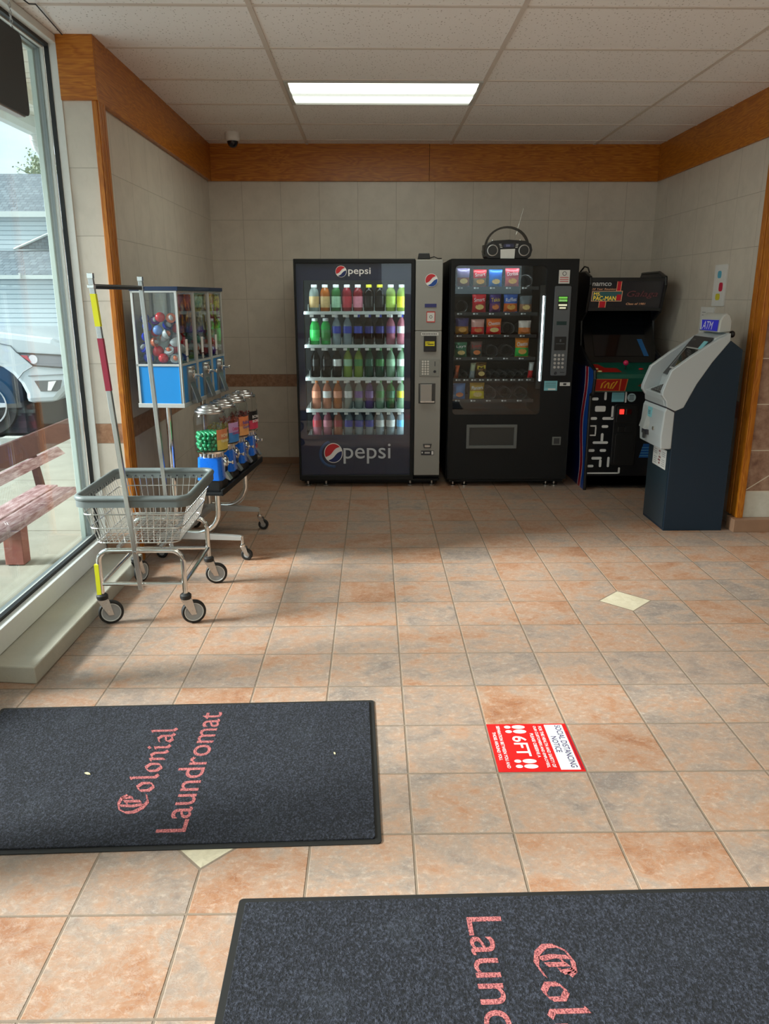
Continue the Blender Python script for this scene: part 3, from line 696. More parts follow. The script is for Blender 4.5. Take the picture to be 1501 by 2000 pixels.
GP = pm('grey_control_panel', srgb(150, 150, 146), .42, .2, bump=.05, bscale=300)
cp = MB().box(.326, .534, FY - .02, FY + .06, .099, 1.256).box(.326, .534, FY - .02, FY + .06, 1.259, 1.787).build('control_panel', GP, vm, bevel=.004)
CY = FY - .021
pepsi_globe(vm, .447, 1.637, .049, CY - .004, name='round_emblem')
MB().box(.398, .489, CY - .004, CY, 1.436, 1.462).build('display', pm('display_blue', srgb(44, 48, 110), .3), vm)
st = MB().box(.413, .480, CY - .002, CY, 1.322, 1.405).build('sticker', PAPER, vm)
MB().ring([(.413, 1.322), (.480, 1.322), (.480, 1.405), (.413, 1.405)], [(.418, 1.330), (.475, 1.330), (.475, 1.397), (.418, 1.397)], 'y', CY - .003, CY - .002).build('red_border', REDP, st)
MB().ring([(.4465 + .012 * math.cos(a * PI / 8), 1.364 + .012 * math.sin(a * PI / 8)) for a in range(16)], [(.4465 + .009 * math.cos(a * PI / 8), 1.364 + .009 * math.sin(a * PI / 8)) for a in range(16)], 'y', CY - .003, CY - .002).build('printed_circle', INK, st)
MB().box(.373, .509, CY - .003, CY, 1.222, 1.246).build('sticker', PAPER, vm)
mb = MB()
for k in range(9): mb.box(.382 + k * .013, .390 + k * .013, CY - .004, CY - .003, 1.230, 1.239)
mb.build('sticker_print', INK, vm)
ba = MB().box(.394, .492, CY - .014, CY, 1.098, 1.218).build('bill_acceptor', BLACKP, vm, bevel=.004)
MB().box(.405, .478, CY - .017, CY - .014, 1.142, 1.178).build('yellow_label', pm('yellow_print', srgb(216, 204, 30), .5), ba)
MB().box(.425, .470, CY - .0175, CY - .017, 1.152, 1.158).box(.415, .44, CY - .0175, CY - .017, 1.164, 1.168).build('label_print', INK, ba)
MB().box(.408, .476, CY - .016, CY - .012, 1.112, 1.118).build('bill_slot', INK, ba)
kp = MB().box(.362, .519, CY - .005, CY, .906, 1.040).build('keypad', pm('keypad_grey', srgb(140, 142, 138), .4, .2), vm, bevel=.002)
mb = MB()
for r_ in range(6):
    for c_ in range(3): mb.lathe([(.008, 0), (.007, -.004), (0, -.004)], (.388 + c_ * .021, CY - .005, 1.022 - r_ * .0195), 'y', 12)
mb.build('buttons', pm('button_silver', (.7, .7, .68), .3, .5), kp)
MB().box(.482, .487, CY - .008, CY - .005, .985, 1.022).lathe([(.011, 0), (.010, -.005), (0, -.005)], (.484, CY - .005, .943), 'y', 14).build('coin_slot', INK, kp)
dd = MB().box(.357, .492, CY - .001, CY + .0, .690, .849).build('delivery_port', pm('port_dark', (.05, .05, .05), .5), vm)
MB().prism([(.365, CY - .002), (.47, CY - .002), (.462, CY - .022), (.372, CY - .022)], 'z', .70, .845).build('delivery_door', pm('door_grey_clear', (.35, .35, .34), .15, .3), vm, bevel=.004)
MB().rrect(.372, .484, .70, .712, .004, 'y', CY - .026, CY - .02).build('delivery_door_lip', STEEL, vm)
cr = MB().prism([(.398, .362), (.470, .362), (.460, .326), (.406, .326)], 'y', CY - .006, CY).build('coin_return', DARK, vm, bevel=.003)
MB().box(.412, .455, CY - .009, CY - .006, .335, .352).build('coin_return_flap', STEEL, cr)
cl = MB().box(.383, .488, CY - .002, CY, .268, .306).build('sticker', INK, vm)
MB().box(.412, .455, CY - .003, CY - .002, .290, .294).box(.412, .455, CY - .003, CY - .002, .282, .286).box(.468, .484, CY - .003, CY - .002, .272, .302).box(.388, .398, CY - .003, CY - .002, .284, .296).build('sticker_print', WHITE, cl)
MB().box(x0 + .01, x1 - .005, FY + .02, 6.95, .045, .062).box(x0 + .03, x1 - .02, FY + .10, 6.9, .012, .048).build('plinth', BLACK, vm)
for xx in (-.55, -.40, .30, .48):
    for yy in (6.26, 6.9): MB().lathe([(.026, 0), (.026, .008), (.010, .014), (.010, .05)], (xx, yy, 0), seg=12).build('foot', STEEL, vm)
# payment antenna box on top
pb = thing('modem_box', 'small black box on top of the drinks vending machine', 'box', (.39, 6.27, 1.787))
MB().prism([(.345, 1.7955), (.440, 1.7955), (.432, 1.838), (.352, 1.838)], 'y', 6.22, 6.30).build('housing', BLACKP, pb, bevel=.004)
MB().tube([(.43, 6.27, 1.80), (.47, 6.25, 1.812), (.50, 6.26, 1.80), (.53, 6.28, 1.802)], .004, 6).build('cable', BLACKP, pb)

def bottle_mat(name, col, rough=.06):
    if name in MATS: return MATS[name]
    m, t, b = base_mat(name); b.inputs['Base Color'].default_value = (*col, 1); b.inputs['Roughness'].default_value = rough
    b.inputs['Transmission Weight'].default_value = .55; b.inputs['IOR'].default_value = 1.25
    return m
PR_STD = [(.031, 0), (.0365, .006), (.0365, .055), (.0335, .07), (.0365, .085), (.0365, .145), (.032, .166), (.021, .190), (.0135, .205), (.013, .218)]
PR_WIDE = [(.034, 0), (.0395, .006), (.0395, .05), (.038, .06), (.0395, .07), (.0395, .135), (.037, .15), (.030, .168), (.022, .176), (.021, .190)]
PROTO = {}
def bottle(kind, body, lab, cap, X, Y, Z, label):
    key = (kind, body, lab, cap)
    if key in PROTO: return dup(PROTO[key], (X, Y, Z), label=label)
    prof = PR_WIDE if kind == 'wide' else PR_STD
    root = thing('drink_bottle', label, 'bottle', (X, Y, Z), 0, 'bottles in the drinks machine'); ROOTS.pop(root.name, None)
    MB().lathe(prof, seg=18).build('bottle_body', bottle_mat('liquid_%d_%d_%d' % body, srgb(*body)), root, smooth=50)
    top = prof[-1][1]; rc = .0235 if kind == 'wide' else .0155
    MB().lathe([(rc, top - .008), (rc, top + .012), (rc - .002, top + .014), (0, top + .014)], seg=16).build('cap', pm('cap_%d_%d_%d' % cap, srgb(*cap), .4), root, smooth=40)
    z0, z1 = (.03, .115) if kind == 'wide' else (.088, .143)
    r_ = prof[1][0] + .0006
    lb = MB()
    for k in range(18):
        a0, a1 = 2 * PI * k / 18, 2 * PI * (k + 1) / 18
        lb.poly([(r_ * math.cos(a0), r_ * math.sin(a0), z0), (r_ * math.cos(a1), r_ * math.sin(a1), z0), (r_ * math.cos(a1), r_ * math.sin(a1), z1), (r_ * math.cos(a0), r_ * math.sin(a0), z1)])
    lb.build('wrap_label', pm('wrap_%d_%d_%d' % lab, srgb(*lab), .35, var=.25, bscale=60), root, smooth=50)
    PROTO[key] = root
    return root
G = {'clear': (170, 186, 180), 'tan': (190, 160, 110), 'orange': (214, 122, 50), 'green': (60, 130, 70), 'red': (170, 50, 64), 'dark': (26, 20, 18), 'yellow': (216, 210, 60), 'lime': (170, 200, 90), 'blue': (40, 60, 170),
     'pink': (206, 130, 150), 'dgreen': (30, 96, 72), 'pale': (150, 190, 160), 'peach': (226, 150, 120), 'purple': (110, 80, 150), 'water': (176, 196, 206), 'white': (220, 224, 224), 'black': (16, 16, 18), 'bgreen': (70, 220, 110), 'dblue': (20, 30, 120), 'sky': (90, 170, 220)}
plan = [
 [('wide', 'clear', 'tan', 'white'), ('wide', 'orange', 'tan', 'white'), ('wide', 'green', 'pale', 'white'), ('wide', 'red', 'red', 'white'), ('wide', 'red', 'pink', 'white'), ('wide', 'dark', 'black', 'yellow'), ('wide', 'dark', 'black', 'yellow'), ('wide', 'lime', 'lime', 'white'), ('wide', 'lime', 'yellow', 'white')],
 [('wide', 'bgreen', 'bgreen', 'white'), ('wide', 'bgreen', 'green', 'white'), ('std', 'water', 'blue', 'white'), ('std', 'water', 'blue', 'white'), ('std', 'dark', 'blue', 'blue'), ('std', 'dark', 'dblue', 'blue'), ('std', 'dark', 'dblue', 'blue'), ('std', 'pink', 'purple', 'white'), ('std', 'pink', 'white', 'blue')],
 [('std', 'dark', 'black', 'black'), ('std', 'dark', 'black', 'white'), ('std', 'dark', 'white', 'black'), ('std', 'lime', 'pale', 'green'), ('std', 'lime', 'green', 'green'), ('std', 'dgreen', 'dgreen', 'green'), ('std', 'dgreen', 'green', 'green'), ('std', 'pale', 'pale', 'green'), ('std', 'pale', 'white', 'green')],
 [('std', 'peach', 'peach', 'orange'), ('std', 'peach', 'white', 'orange'), ('std', 'orange', 'peach', 'orange'), ('std', 'clear', 'white', 'white'), ('std', 'clear', 'purple', 'white'), ('std', 'purple', 'purple', 'white'), ('std', 'pale', 'green', 'green'), ('std', 'green', 'dgreen', 'green'), ('std', 'pale', 'yellow', 'green')],
 [('std', 'pink', 'red', 'white'), ('std', 'pink', 'pink', 'white'), ('std', 'peach', 'red', 'white'), ('std', 'water', 'blue', 'white'), ('std', 'water', 'blue', 'white'), ('std', 'water', 'blue', 'white'), ('std', 'water', 'white', 'white'), ('std', 'water', 'white', 'white'), ('std', 'water', 'sky', 'white')]]
rown = ['top', 'second', 'third', 'fourth', 'bottom']; ordn = ['first', 'second', 'third', 'fourth', 'fifth', 'sixth', 'seventh', 'eighth', 'ninth']
nice = {'clear': 'clear', 'tan': 'tan', 'orange': 'orange', 'green': 'green', 'red': 'red', 'dark': 'dark', 'lime': 'yellow-green', 'bgreen': 'bright green', 'water': 'clear', 'pink': 'pink', 'dgreen': 'dark green', 'pale': 'pale green', 'peach': 'peach', 'purple': 'purple'}
for i, row in enumerate(plan):
    for k, (kd, b_, l_, c_) in enumerate(row):
        bottle(kd, G[b_], G[l_], G[c_], -.468 + .0865 * k - .0, FY + .125, rows[i] + .0005, '%s drink bottle, %s from left on the %s shelf of the drinks machine' % (nice[b_], ordn[k], rown[i]))

# ------------------------------------------------------------------ snack machine
sm = thing('snack_vending_machine', 'black snack vending machine with tall window beside the drinks machine', 'vending machine', (1.09, 6.2, 0))
sx0, sx1 = .598, 1.585
mb = MB().box(sx0, sx0 + .03, FY + .05, 7.0, .06, 1.79).box(sx1 - .03, sx1, FY + .05, 7.0, .06, 1.79).box(sx0, sx1, FY + .05, 7.0, 1.765, 1.79).box(sx0, sx1, 6.97, 7.0, .06, 1.79).box(sx0, sx1, FY + .05, 7.0, .06, .56).box(1.36, 1.39, FY + .05, 6.97, .56, 1.77)
mb.build('cabinet', BLACK, sm, bevel=.004)
wi = rr(.633, 1.338, .597, 1.745, .03, 5)
def outer_match(a0, a1, b0, b1, n=5): return rr(a0, a1, b0, b1, .004, n)
MB().ring(outer_match(sx0, sx1, .06, 1.795), wi, 'y', FY - .01, FY + .05).build('door', BLACK, sm, bevel=.003)
MB().rrect(.633, 1.338, .597, 1.745, .03, 'y', FY - .004, FY).build('glass', VGLASS, sm)
MB().box(.64, 1.35, 6.80, 6.9, .56, 1.76).build('liner', pm('snack_liner', (.015, .016, .018), .6), sm)
MB().box(1.300, 1.336, FY + .012, FY + .03, .80, 1.60).build('inner_post', BLACKP, sm)
MB().box(1.322, 1.331, FY + .006, FY + .012, .865, 1.52).build('light_strip', pm('snack_led', (.9, 1, .98), .5, emit=9), sm)
MB().box(.64, 1.30, FY + .03, FY + .06, 1.748, 1.762).build('light_strip', MATS['snack_led'], sm)  # unseen strip added under the top to brighten the bags
srows = [1.580, 1.384, 1.213, 1.036, .866, .698]
SH = pm('snack_shelf', (.02, .021, .023), .4)
COIL = pm('coil_wire', (.12, .12, .12), .3, .8)
for i, z_ in enumerate(srows):
    sh = MB().box(.64, 1.30, FY + .08, 6.7, z_ - .006, z_ + .004).box(.64, 1.30, FY + .075, FY + .08, z_ - .014, z_ + .012).build('shelf', SH, sm)
    nc = 5 if i < 4 or i == 5 else 10
    pt = .126 if nc == 5 else .0635
    for k in range(nc):
        xx = .662 + pt * k; MB().box(xx, xx + .014, FY + .073, FY + .0745, z_ - .006, z_ + .006).box(xx + .022, xx + .027, FY + .073, FY + .0745, z_ - .005, z_ + .005).box(xx + .032, xx + .037, FY + .073, FY + .0745, z_ - .005, z_ + .005).build('price_tag', WHITE, sh)
    for k in range(nc):
        if nc == 10 and k % 2 and k > 3: pass
        cx = (.672 if nc == 10 else .703) + pt * k; r_ = .045 if nc == 5 else .026; pts = []
        turns = 5; n = turns * 12
        for q in range(n + 1):
            a = 2 * PI * q / 12; pts.append((cx + r_ * math.sin(a), FY + .10 + .05 * q / 12, z_ + .012 + r_ + r_ * -math.cos(a)))
        MB().tube(pts, .0022, 5).build('coil', COIL, sm)
cy = FY - .0105
ff = MB().ring([(.750, .320), (1.162, .320), (1.162, .517), (.750, .517)], [(.775, .345), (1.137, .345), (1.137, .492), (.775, .492)], 'y', cy - .012, cy).build('delivery_frame', pm('frame_grey', srgb(104, 108, 108), .45, .2), sm, bevel=.003)
MB().box(.775, 1.137, cy - .004, cy, .345, .492).build('delivery_flap', pm('flap_dark', (.03, .034, .034), .35), sm)
s1_ = MB().box(1.431, 1.515, cy - .002, cy, 1.612, 1.712).build('sticker', PAPER, sm)
MB().box(1.440, 1.506, cy - .003, cy - .002, 1.655, 1.660).box(1.440, 1.506, cy - .003, cy - .002, 1.640, 1.645).box(1.440, 1.506, cy - .003, cy - .002, 1.625, 1.630).build('red_print', REDP, s1_)
MB().ring([(1.473 + .016 * math.cos(a * PI / 8), 1.686 + .016 * math.sin(a * PI / 8)) for a in range(16)], [(1.473 + .012 * math.cos(a * PI / 8), 1.686 + .012 * math.sin(a * PI / 8)) for a in range(16)], 'y', cy - .003, cy - .002).build('printed_circle', INK, s1_)
PG = pm('snack_panel_grey', srgb(96, 101, 106), .4, .3)
cp2 = MB().rrect(1.404, 1.532, .908, 1.595, .012, 'y', cy - .014, cy).build('control_panel', PG, sm, bevel=.003)
sc_ = MB().box(1.432, 1.508, cy - .018, cy - .014, 1.417, 1.519).build('payment_screen', pm('screen_dark', (.03, .04, .03), .2), sm)
MB().box(1.437, 1.503, cy - .0185, cy - .018, 1.50, 1.514).box(1.437, 1.503, cy - .0185, cy - .018, 1.478, 1.494).build('green_screen_print', pm('lcd_green', srgb(90, 160, 60), .5, emit=.5), sc_)
MB().box(1.437, 1.503, cy - .0185, cy - .018, 1.445, 1.458).box(1.445, 1.495, cy - .0185, cy - .018, 1.424, 1.436).build('white_screen_print', pm('lcd_white', (.7, .7, .5), .5, emit=.3), sc_)
text('Snack', WHITE, .05, .013, (1.445, cy - .019, 1.480), (1, 0, 0), (0, 0, 1), sm, bold=.01)
MB().box(1.431, 1.509, cy - .016, cy - .014, 1.301, 1.329).build('display', pm('lcd_dim', srgb(14, 40, 38), .3, emit=.1), sm)
bl = MB().box(1.422, 1.514, cy - .020, cy - .014, 1.108, 1.212).build('bill_acceptor', BLACKP, sm, bevel=.003)
MB().box(1.434, 1.502, cy - .022, cy - .020, 1.155, 1.160).box(1.462, 1.474, cy - .022, cy - .02, 1.172, 1.192).build('bill_slot', PG, bl)
mb = MB()
for r_ in range(4):
    for c_ in range(3): mb.lathe([(.011, 0), (.009, -.005), (0, -.005)], (1.434 + c_ * .031, cy - .014, 1.068 - r_ * .031), 'y', 12)
mb.build('keypad', pm('key_silver', (.6, .6, .6), .3, .6), sm, smooth=40)
MB().lathe([(.012, 0), (.010, -.005), (0, -.005)], (1.445, cy - .014, .928), 'y', 12).box(1.480, 1.515, cy - .017, cy - .014, .932, .937).build('lock', INK, sm)
b1 = MB().box(1.363, 1.468, cy - .002, cy, .789, .866).build('blue_notice', CYANP, sm)
mb = MB()
for k in range(5): mb.box(1.372, 1.458, cy - .003, cy - .002, .852 - k * .009, .854 - k * .009)
mb.build('notice_print', INK, b1); MB().box(1.395, 1.455, cy - .003, cy - .002, .794, .806).build('notice_box', WHITE, b1)
b2 = MB().box(1.488, 1.570, cy - .002, cy, .826, .854).build('sticker', PAPER, sm); MB().box(1.515, 1.54, cy - .003, cy - .002, .832, .848).build('sticker_print', INK, b2)
sq = MB().box(1.452, 1.524, cy - .008, cy, .347, .415).build('coin_return', pm('coin_cup', srgb(120, 124, 122), .4, .3), sm, bevel=.003); MB().box(1.465, 1.511, cy - .010, cy - .008, .358, .404).build('coin_cup', DARK, sq)
MB().box(sx0 + .02, sx1 - .02, FY + .02, 6.95, .035, .062).build('plinth', BLACK, sm)
for xx in (.655, .75, 1.43, 1.50):
    for yy in (6.24, 6.9): MB().lathe([(.024, 0), (.024, .006), (.008, .012), (.008, .045)], (xx, yy, 0), seg=12).build('foot', CHROME, sm)

def bag(X, Z, w_, h_, c_top, c_bot, label, word=None, wcol=WHITE, slant=0):
    r = thing('snack_bag', label, 'snack bag', (X, FY + .10, Z), 0, 'snack bags in the snack machine')
    nx, nz = 8, 10; bm_ = MB()
    def S(side):
        g_ = []
        for j in range(nz + 1):
            row = []
            for i in range(nx + 1):
                u_, v_ = i / nx * 2 - 1, j / nz; e = (1 - u_ ** 4) * math.sin(PI * v_) ** .6
                row.append(bm_.bm.verts.new((X + u_ * w_ / 2 * (1 - .05 * math.sin(PI * v_)) + slant * (v_ - .5), FY + .10 + side * .022 * e + random.uniform(-.0015, .0015) * (0 < i < nx), Z + v_ * h_)))
            g_.append(row)
        for j in range(nz):
            for i in range(nx):
                bm_.mi = 1 if j < nz * .5 else 0
                bm_._f([g_[j][i], g_[j][i + 1], g_[j + 1][i + 1], g_[j + 1][i]])
    S(-1); S(1)
    bmesh.ops.remove_doubles(bm_.bm, verts=bm_.bm.verts, dist=.0001)
    def foil(c):
        g_ = sum(c) / 3; c = tuple(int(max(4, min(245, g_ + (v - g_) * 1.5 + 12))) for v in c)
        return pm('foil_%d_%d_%d' % c, srgb(*c), .3, .15, var=.3, bscale=25, bump=.25)
    bm_.build('bag_body', [foil(c_top), foil(c_bot)], r, smooth=50)
    mb = MB(); 
    for e in (0, 1): mb.box(X - w_ / 2 + slant * (e - .5), X + w_ / 2 + slant * (e - .5), FY + .0985, FY + .1015, Z + (h_ - .006 if e else .0), Z + (h_ + .002 if e else .006))
    mb.build('crimped_edge', foil(c_top), r)
    if w_ > .06:
        MB().poly([(X + w_ * .30 * math.cos(2 * PI * i / 18) + w_ * .03, FY + .0762 + .003 * abs(math.cos(2 * PI * i / 18)), Z + h_ * .30 + h_ * .15 * math.sin(2 * PI * i / 18)) for i in range(18)]).build('printed_picture', pm('print_chips_%d' % (len(bpy.data.objects) % 3), srgb(*[(226, 160, 70), (214, 120, 60), (230, 190, 120)][len(bpy.data.objects) % 3]), .35, var=.4, bscale=70), r, recalc=False)
    if word: text(word, wcol, w_ * .76, h_ * .22, (X - w_ * .38, FY + .0755, Z + h_ * .58), (1, 0, .08), (0, 0, 1), r, bold=.008)
    return r
YL = pm('yellow_letters', srgb(220, 190, 50), .5)
RL = pm('red_letters', srgb(190, 40, 40), .5)
B = [
 (.705, 1.592, .10, .135, (110, 104, 130), (120, 80, 70), 'dull purple snack bag at the left end of the top row', None),
 (.835, 1.592, .105, .125, (150, 30, 44), (120, 104, 84), 'red and tan snack bag, second in the top row', 'Smart'),
 (.958, 1.592, .105, .125, (40, 100, 170), (50, 110, 170), 'blue snack bag in the middle of the top row', None),
 (1.088, 1.592, .11, .135, (150, 60, 70), (170, 90, 90), 'rosy red corn chip bag, fourth in the top row', 'Doritos'),
 (.835, 1.396, .11, .135, (170, 44, 56), (150, 44, 50), 'crimson snack bag, first bag of the second row', 'Smart'),
 (.962, 1.396, .09, .135, (52, 30, 90), (96, 60, 96), 'purple rolled tortilla chip bag in the second row', 'Takis'),
 (1.085, 1.396, .11, .135, (60, 90, 150), (176, 96, 50), 'blue snack bag with orange bottom in the second row', 'Ruffles'),
 (1.205, 1.396, .10, .125, (96, 100, 104), (140, 110, 92), 'grey snack bag at the right end of the second row', None),
 (.705, 1.225, .105, .125, (60, 52, 90), (140, 100, 40), 'dark bag with golden bottom, left end of the third row', None),
 (.830, 1.225, .105, .115, (186, 150, 144), (180, 40, 40), 'red and white snack bag, second in the third row', None),
 (.958, 1.225, .12, .12, (204, 104, 50), (190, 30, 34), 'orange and red cheese snack bag in the third row', 'Cheetos'),
 (1.205, 1.225, .10, .105, (206, 196, 190), (190, 120, 70), 'white topped orange snack bag at the right of the third row', None),
 (.700, 1.048, .10, .115, (30, 84, 62), (60, 90, 66), 'dark green snack bag at the left end of the fourth row', 'Lays'),
 (.825, 1.048, .095, .12, (90, 70, 66), (50, 60, 56), 'dark snack bag with red lettering in the fourth row', 'Lays'),
 (1.190, 1.048, .11, .145, (206, 120, 40), (50, 150, 70), 'orange and green cheese snack bag in the fourth row', 'Cheetos'),
 (.672, .878, .035, .10, (170, 90, 50), (140, 80, 60), 'small orange candy bar at the left of the fifth row', None),
 (.800, .878, .045, .12, (150, 150, 130), (150, 156, 160), 'small silver and black candy bar in the fifth row', None),
 (.868, .878, .085, .125, (84, 58, 22), (60, 40, 24), 'brown candy bag in the fifth row', 'M'),
 (1.272, .878, .042, .125, (206, 206, 204), (190, 50, 56), 'white and red candy packet at the right of the fifth row', None),
 (.695, .710, .10, .125, (80, 110, 150), (84, 120, 166), 'pale blue snack bag at the left of the bottom row', None),
 (.840, .710, .12, .13, (150, 120, 50), (210, 180, 40), 'golden yellow nut bag in the bottom row', 'Planters'),
]
for X, Z, w_, h_, ct, cb_, lab, word in B:
    bag(X, Z, w_, h_, ct, cb_, lab + ' of the snack machine', word, YL if word in ('Takis', 'M') else (RL if 'red lettering' in lab else WHITE), slant=.012 if w_ < .05 else 0)

# ------------------------------------------------------------------ boombox
bx = thing('boombox', 'black portable radio with round speakers and arched handle on the snack machine', 'radio', (1.04, 6.32, 1.791))
RB = pm('boombox_black', (.014, .013, .013), .32)
pr_ = [(.868, 1.815), (.885, 1.797), (1.19, 1.797), (1.212, 1.815), (1.224, 1.86), (1.212, 1.905), (1.17, 1.927), (1.04, 1.936), (.91, 1.927), (.872, 1.905), (.857, 1.86)]
MB().prism(pr_, 'y', 6.225, 6.42).box(.90, 1.18, 6.24, 6.40, 1.7905, 1.80).build('case', RB, bx, bevel=.010)
for cx in (.916, 1.158):
    sp = MB().lathe([(.042, 0), (.042, -.006), (.036, -.008), (.034, 0)], (cx, 6.222, 1.857), 'y', 32, cap=False).build('speaker', pm('speaker_ring', (.5, .5, .5), .3, .6), bx, smooth=40)
    MB().lathe([(.034, -.002), (.02, .006), (.012, .003), (.0, -.002)], (cx, 6.219, 1.857), 'y', 28).build('cone', pm('cone_dark', (.02, .02, .02), .35), sp, smooth=60)
ds = MB().rrect(1.0, 1.08, 1.878, 1.905, .008, 'y', 6.218, 6.226).build('display', pm('radio_display', (.03, .03, .07), .2), bx)
MB().box(1.018, 1.05, 6.2165, 6.218, 1.884, 1.899).build('display_window', pm('display_lit', (.12, .13, .26), .3), ds)
mb = MB()
for k in range(3): mb.box(.965 + .004 * k, .982 + .004 * k, 6.217, 6.226, 1.899 - k * .011, 1.904 - k * .011).box(1.095 - .002 * k, 1.112 - .002 * k, 6.217, 6.226, 1.899 - k * .011, 1.904 - k * .011)
mb.build('buttons', pm('radio_buttons', (.6, .6, .58), .4), bx)
MB().prism([(.978, 1.798), (1.085, 1.797), (1.088, 1.868), (.976, 1.864)], 'y', 6.212, 6.216).build('paper_note', PAPER, bx)
hp = [(1.04 - .174 * math.cos(math.radians(a)), 6.32, 1.885 + .155 * math.sin(math.radians(a))) for a in range(0, 181, 10)]
mb = MB(); 
for i in range(len(hp) - 1):
    (xa, _, za), (xb, _, zb) = hp[i], hp[i + 1]
    def sc2(x, z_, k): return (1.04 + (x - 1.04) * k, 1.885 + (z_ - 1.885) * k)
    mb.prism([sc2(xa, za, 1), sc2(xb, zb, 1), sc2(xb, zb, .91), sc2(xa, za, .91)], 'y', 6.305, 6.345)
mb.box(.852, .872, 6.29, 6.35, 1.83, 1.90).box(1.208, 1.228, 6.29, 6.35, 1.83, 1.90)
mb.build('handle', pm('handle_brown_black', (.03, .025, .018), .35), bx)
MB().lathe([(.008, 0), (.008, .008), (0, .008)], (.918, 6.25, 1.927), seg=12).lathe([(.008, 0), (.008, .008), (0, .008)], (1.13, 6.25, 1.928), seg=12).build('knobs', pm('knob_silver', (.7, .7, .65), .25, .8), bx)
MB().tube([(1.11, 6.40, 1.93), (1.18, 6.44, 2.18)], .0015, 6).build('antenna', STEEL, bx)

# ------------------------------------------------------------------ arcade cabinet
ar = thing('arcade_cabinet', 'black upright arcade game with colourful marquee in the right corner', 'arcade game', (2.0, 6.4, 0))
ax0, ax1 = 1.700, 2.312
side = [(6.06, 0), (6.92, 0), (6.98, .5), (6.98, 1.60), (6.86, 1.70), (6.45, 1.70), (6.30, 1.66), (6.29, 1.60), (6.37, 1.40), (6.50, 1.33), (6.46, 1.12), (6.20, 1.02), (6.00, .965), (5.985, .90), (6.01, .79), (6.07, .77)]
def side_art():
    m, t, b = base_mat('arcade_side_art'); p = t.pos(); x, y, zz = t.xyz(p)
    wv = t.m('ADD', y, t.m('MULTIPLY', t.m('SINE', t.m('MULTIPLY', zz, 9)), .035))
    c = t.mix(t.m('GREATER_THAN', wv, 6.17), srgb(26, 74, 160), srgb(226, 224, 230)); c = t.mix(t.m('GREATER_THAN', wv, 6.18), c, srgb(150, 26, 50))
    c = t.mix(t.m('GREATER_THAN', wv, 6.25), c, srgb(226, 224, 230)); c = t.mix(t.m('GREATER_THAN', wv, 6.262), c, srgb(20, 30, 90))
    c = t.mix(t.m('GREATER_THAN', zz, .98), c, (.01, .01, .02))
    t.put(b.inputs['Base Color'], c); b.inputs['Roughness'].default_value = .3; return m
SA = side_art()
MB().prism(side, 'x', ax0, ax0 + .018).build('side_panel', SA, ar)
MB().prism(side, 'x', ax1 - .018, ax1).build('side_panel', SA, ar)
def edge(mb, X0, X1):
    n = len(side)
    for i in range(4, n):
        a, b_ = side[i], side[(i + 1) % n]; mb.tube([((X0 + X1) / 2, a[0], a[1]), ((X0 + X1) / 2, b_[0], b_[1])], .013, 8)
mb = MB(); edge(mb, ax0, ax0 + .018); edge(mb, ax1 - .018, ax1); mb.build('edge_moulding', BLACKP, ar, smooth=60)
MB().box(ax0 + .018, ax1 - .018, 6.60, 6.96, .02, 1.65).box(ax0 + .018, ax1 - .018, 6.10, 6.6, .03, .76).box(ax0 + .018, ax1 - .018, 6.35, 6.7, 1.62, 1.66).build('cabinet', BLACK, ar)
# marquee
MQ = pm('marquee_dark', srgb(40, 38, 38), .2, emit=.12)
iy = 6.31
mq = MB().prism([(iy, 1.632), (iy + .012, 1.632), (iy + .062, 1.428), (iy + .05, 1.428)], 'x', ax0 + .018, ax1 - .018).build('marquee', MQ, ar)
MB().box(ax0 + .016, ax1 - .016, 6.29, 6.36, 1.632, 1.655).box(ax0 + .016, ax1 - .016, 6.34, 6.42, 1.405, 1.428).build('marquee_retainer', BLACKP, ar)
mr, mu = (1, 0, 0), Vector((0, -.05, .204)).normalized()
def mp(x, z_, e=.002): # point on the marquee face
    f = (1.632 - z_) / .204; return (x, iy + .05 * f - e, z_)
def mquad(x0_, x1_, z0_, z1_, m_, name, e=.002): return MB().poly([mp(x0_, z0_, e), mp(x1_, z0_, e), mp(x1_, z1_, e), mp(x0_, z1_, e)]).build(name, m_, mq, recalc=False)
PNK = pm('marquee_pink', srgb(206, 150, 110), .4, emit=.1); MRD = pm('marquee_red', srgb(150, 24, 34), .4, emit=.15); MYL = pm('marquee_yellow', srgb(214, 176, 48), .4, emit=.25); MTL = pm('marquee_teal', srgb(56, 96, 96), .4, emit=.05)
mquad(1.925, 1.962, 1.555, 1.630, PNK, 'stripe', .0021); mquad(1.929, 1.958, 1.555, 1.630, MRD, 'stripe', .0026)
mquad(1.800, 1.857, 1.430, 1.480, PNK, 'stripe', .0021); mquad(1.805, 1.852, 1.430, 1.480, MRD, 'stripe', .0026)
mquad(1.735, 1.978, 1.478, 1.558, PNK, 'title_border', .0030); mquad(1.740, 1.973, 1.482, 1.554, MTL, 'title_panel', .0036); mquad(1.935, 1.970, 1.486, 1.530, MRD, 'title_block', .0040)
text('namco', WHITE, .150, .026, mp(1.730, 1.596, .004), mr, mu, mq, bold=.012)
text('20 Year Reunion', PNK, .190, .013, mp(1.730, 1.566, .005), mr, mu, mq, shear=.2, bold=.01)
text('MS.', MYL, .055, .026, mp(1.750, 1.522, .005), mr, mu, mq)
text('PAC-MAN', MYL, .180, .034, mp(1.750, 1.485, .006), mr, mu, mq)
text('Galaga', pm('marquee_wine', srgb(120, 60, 66), .4), .245, .060, mp(2.015, 1.500, .004), mr, mu, mq, shear=.3)
text('Class of 1981', PNK, .155, .016, mp(2.018, 1.451, .004), mr, mu, mq, shear=.15, bold=.01)
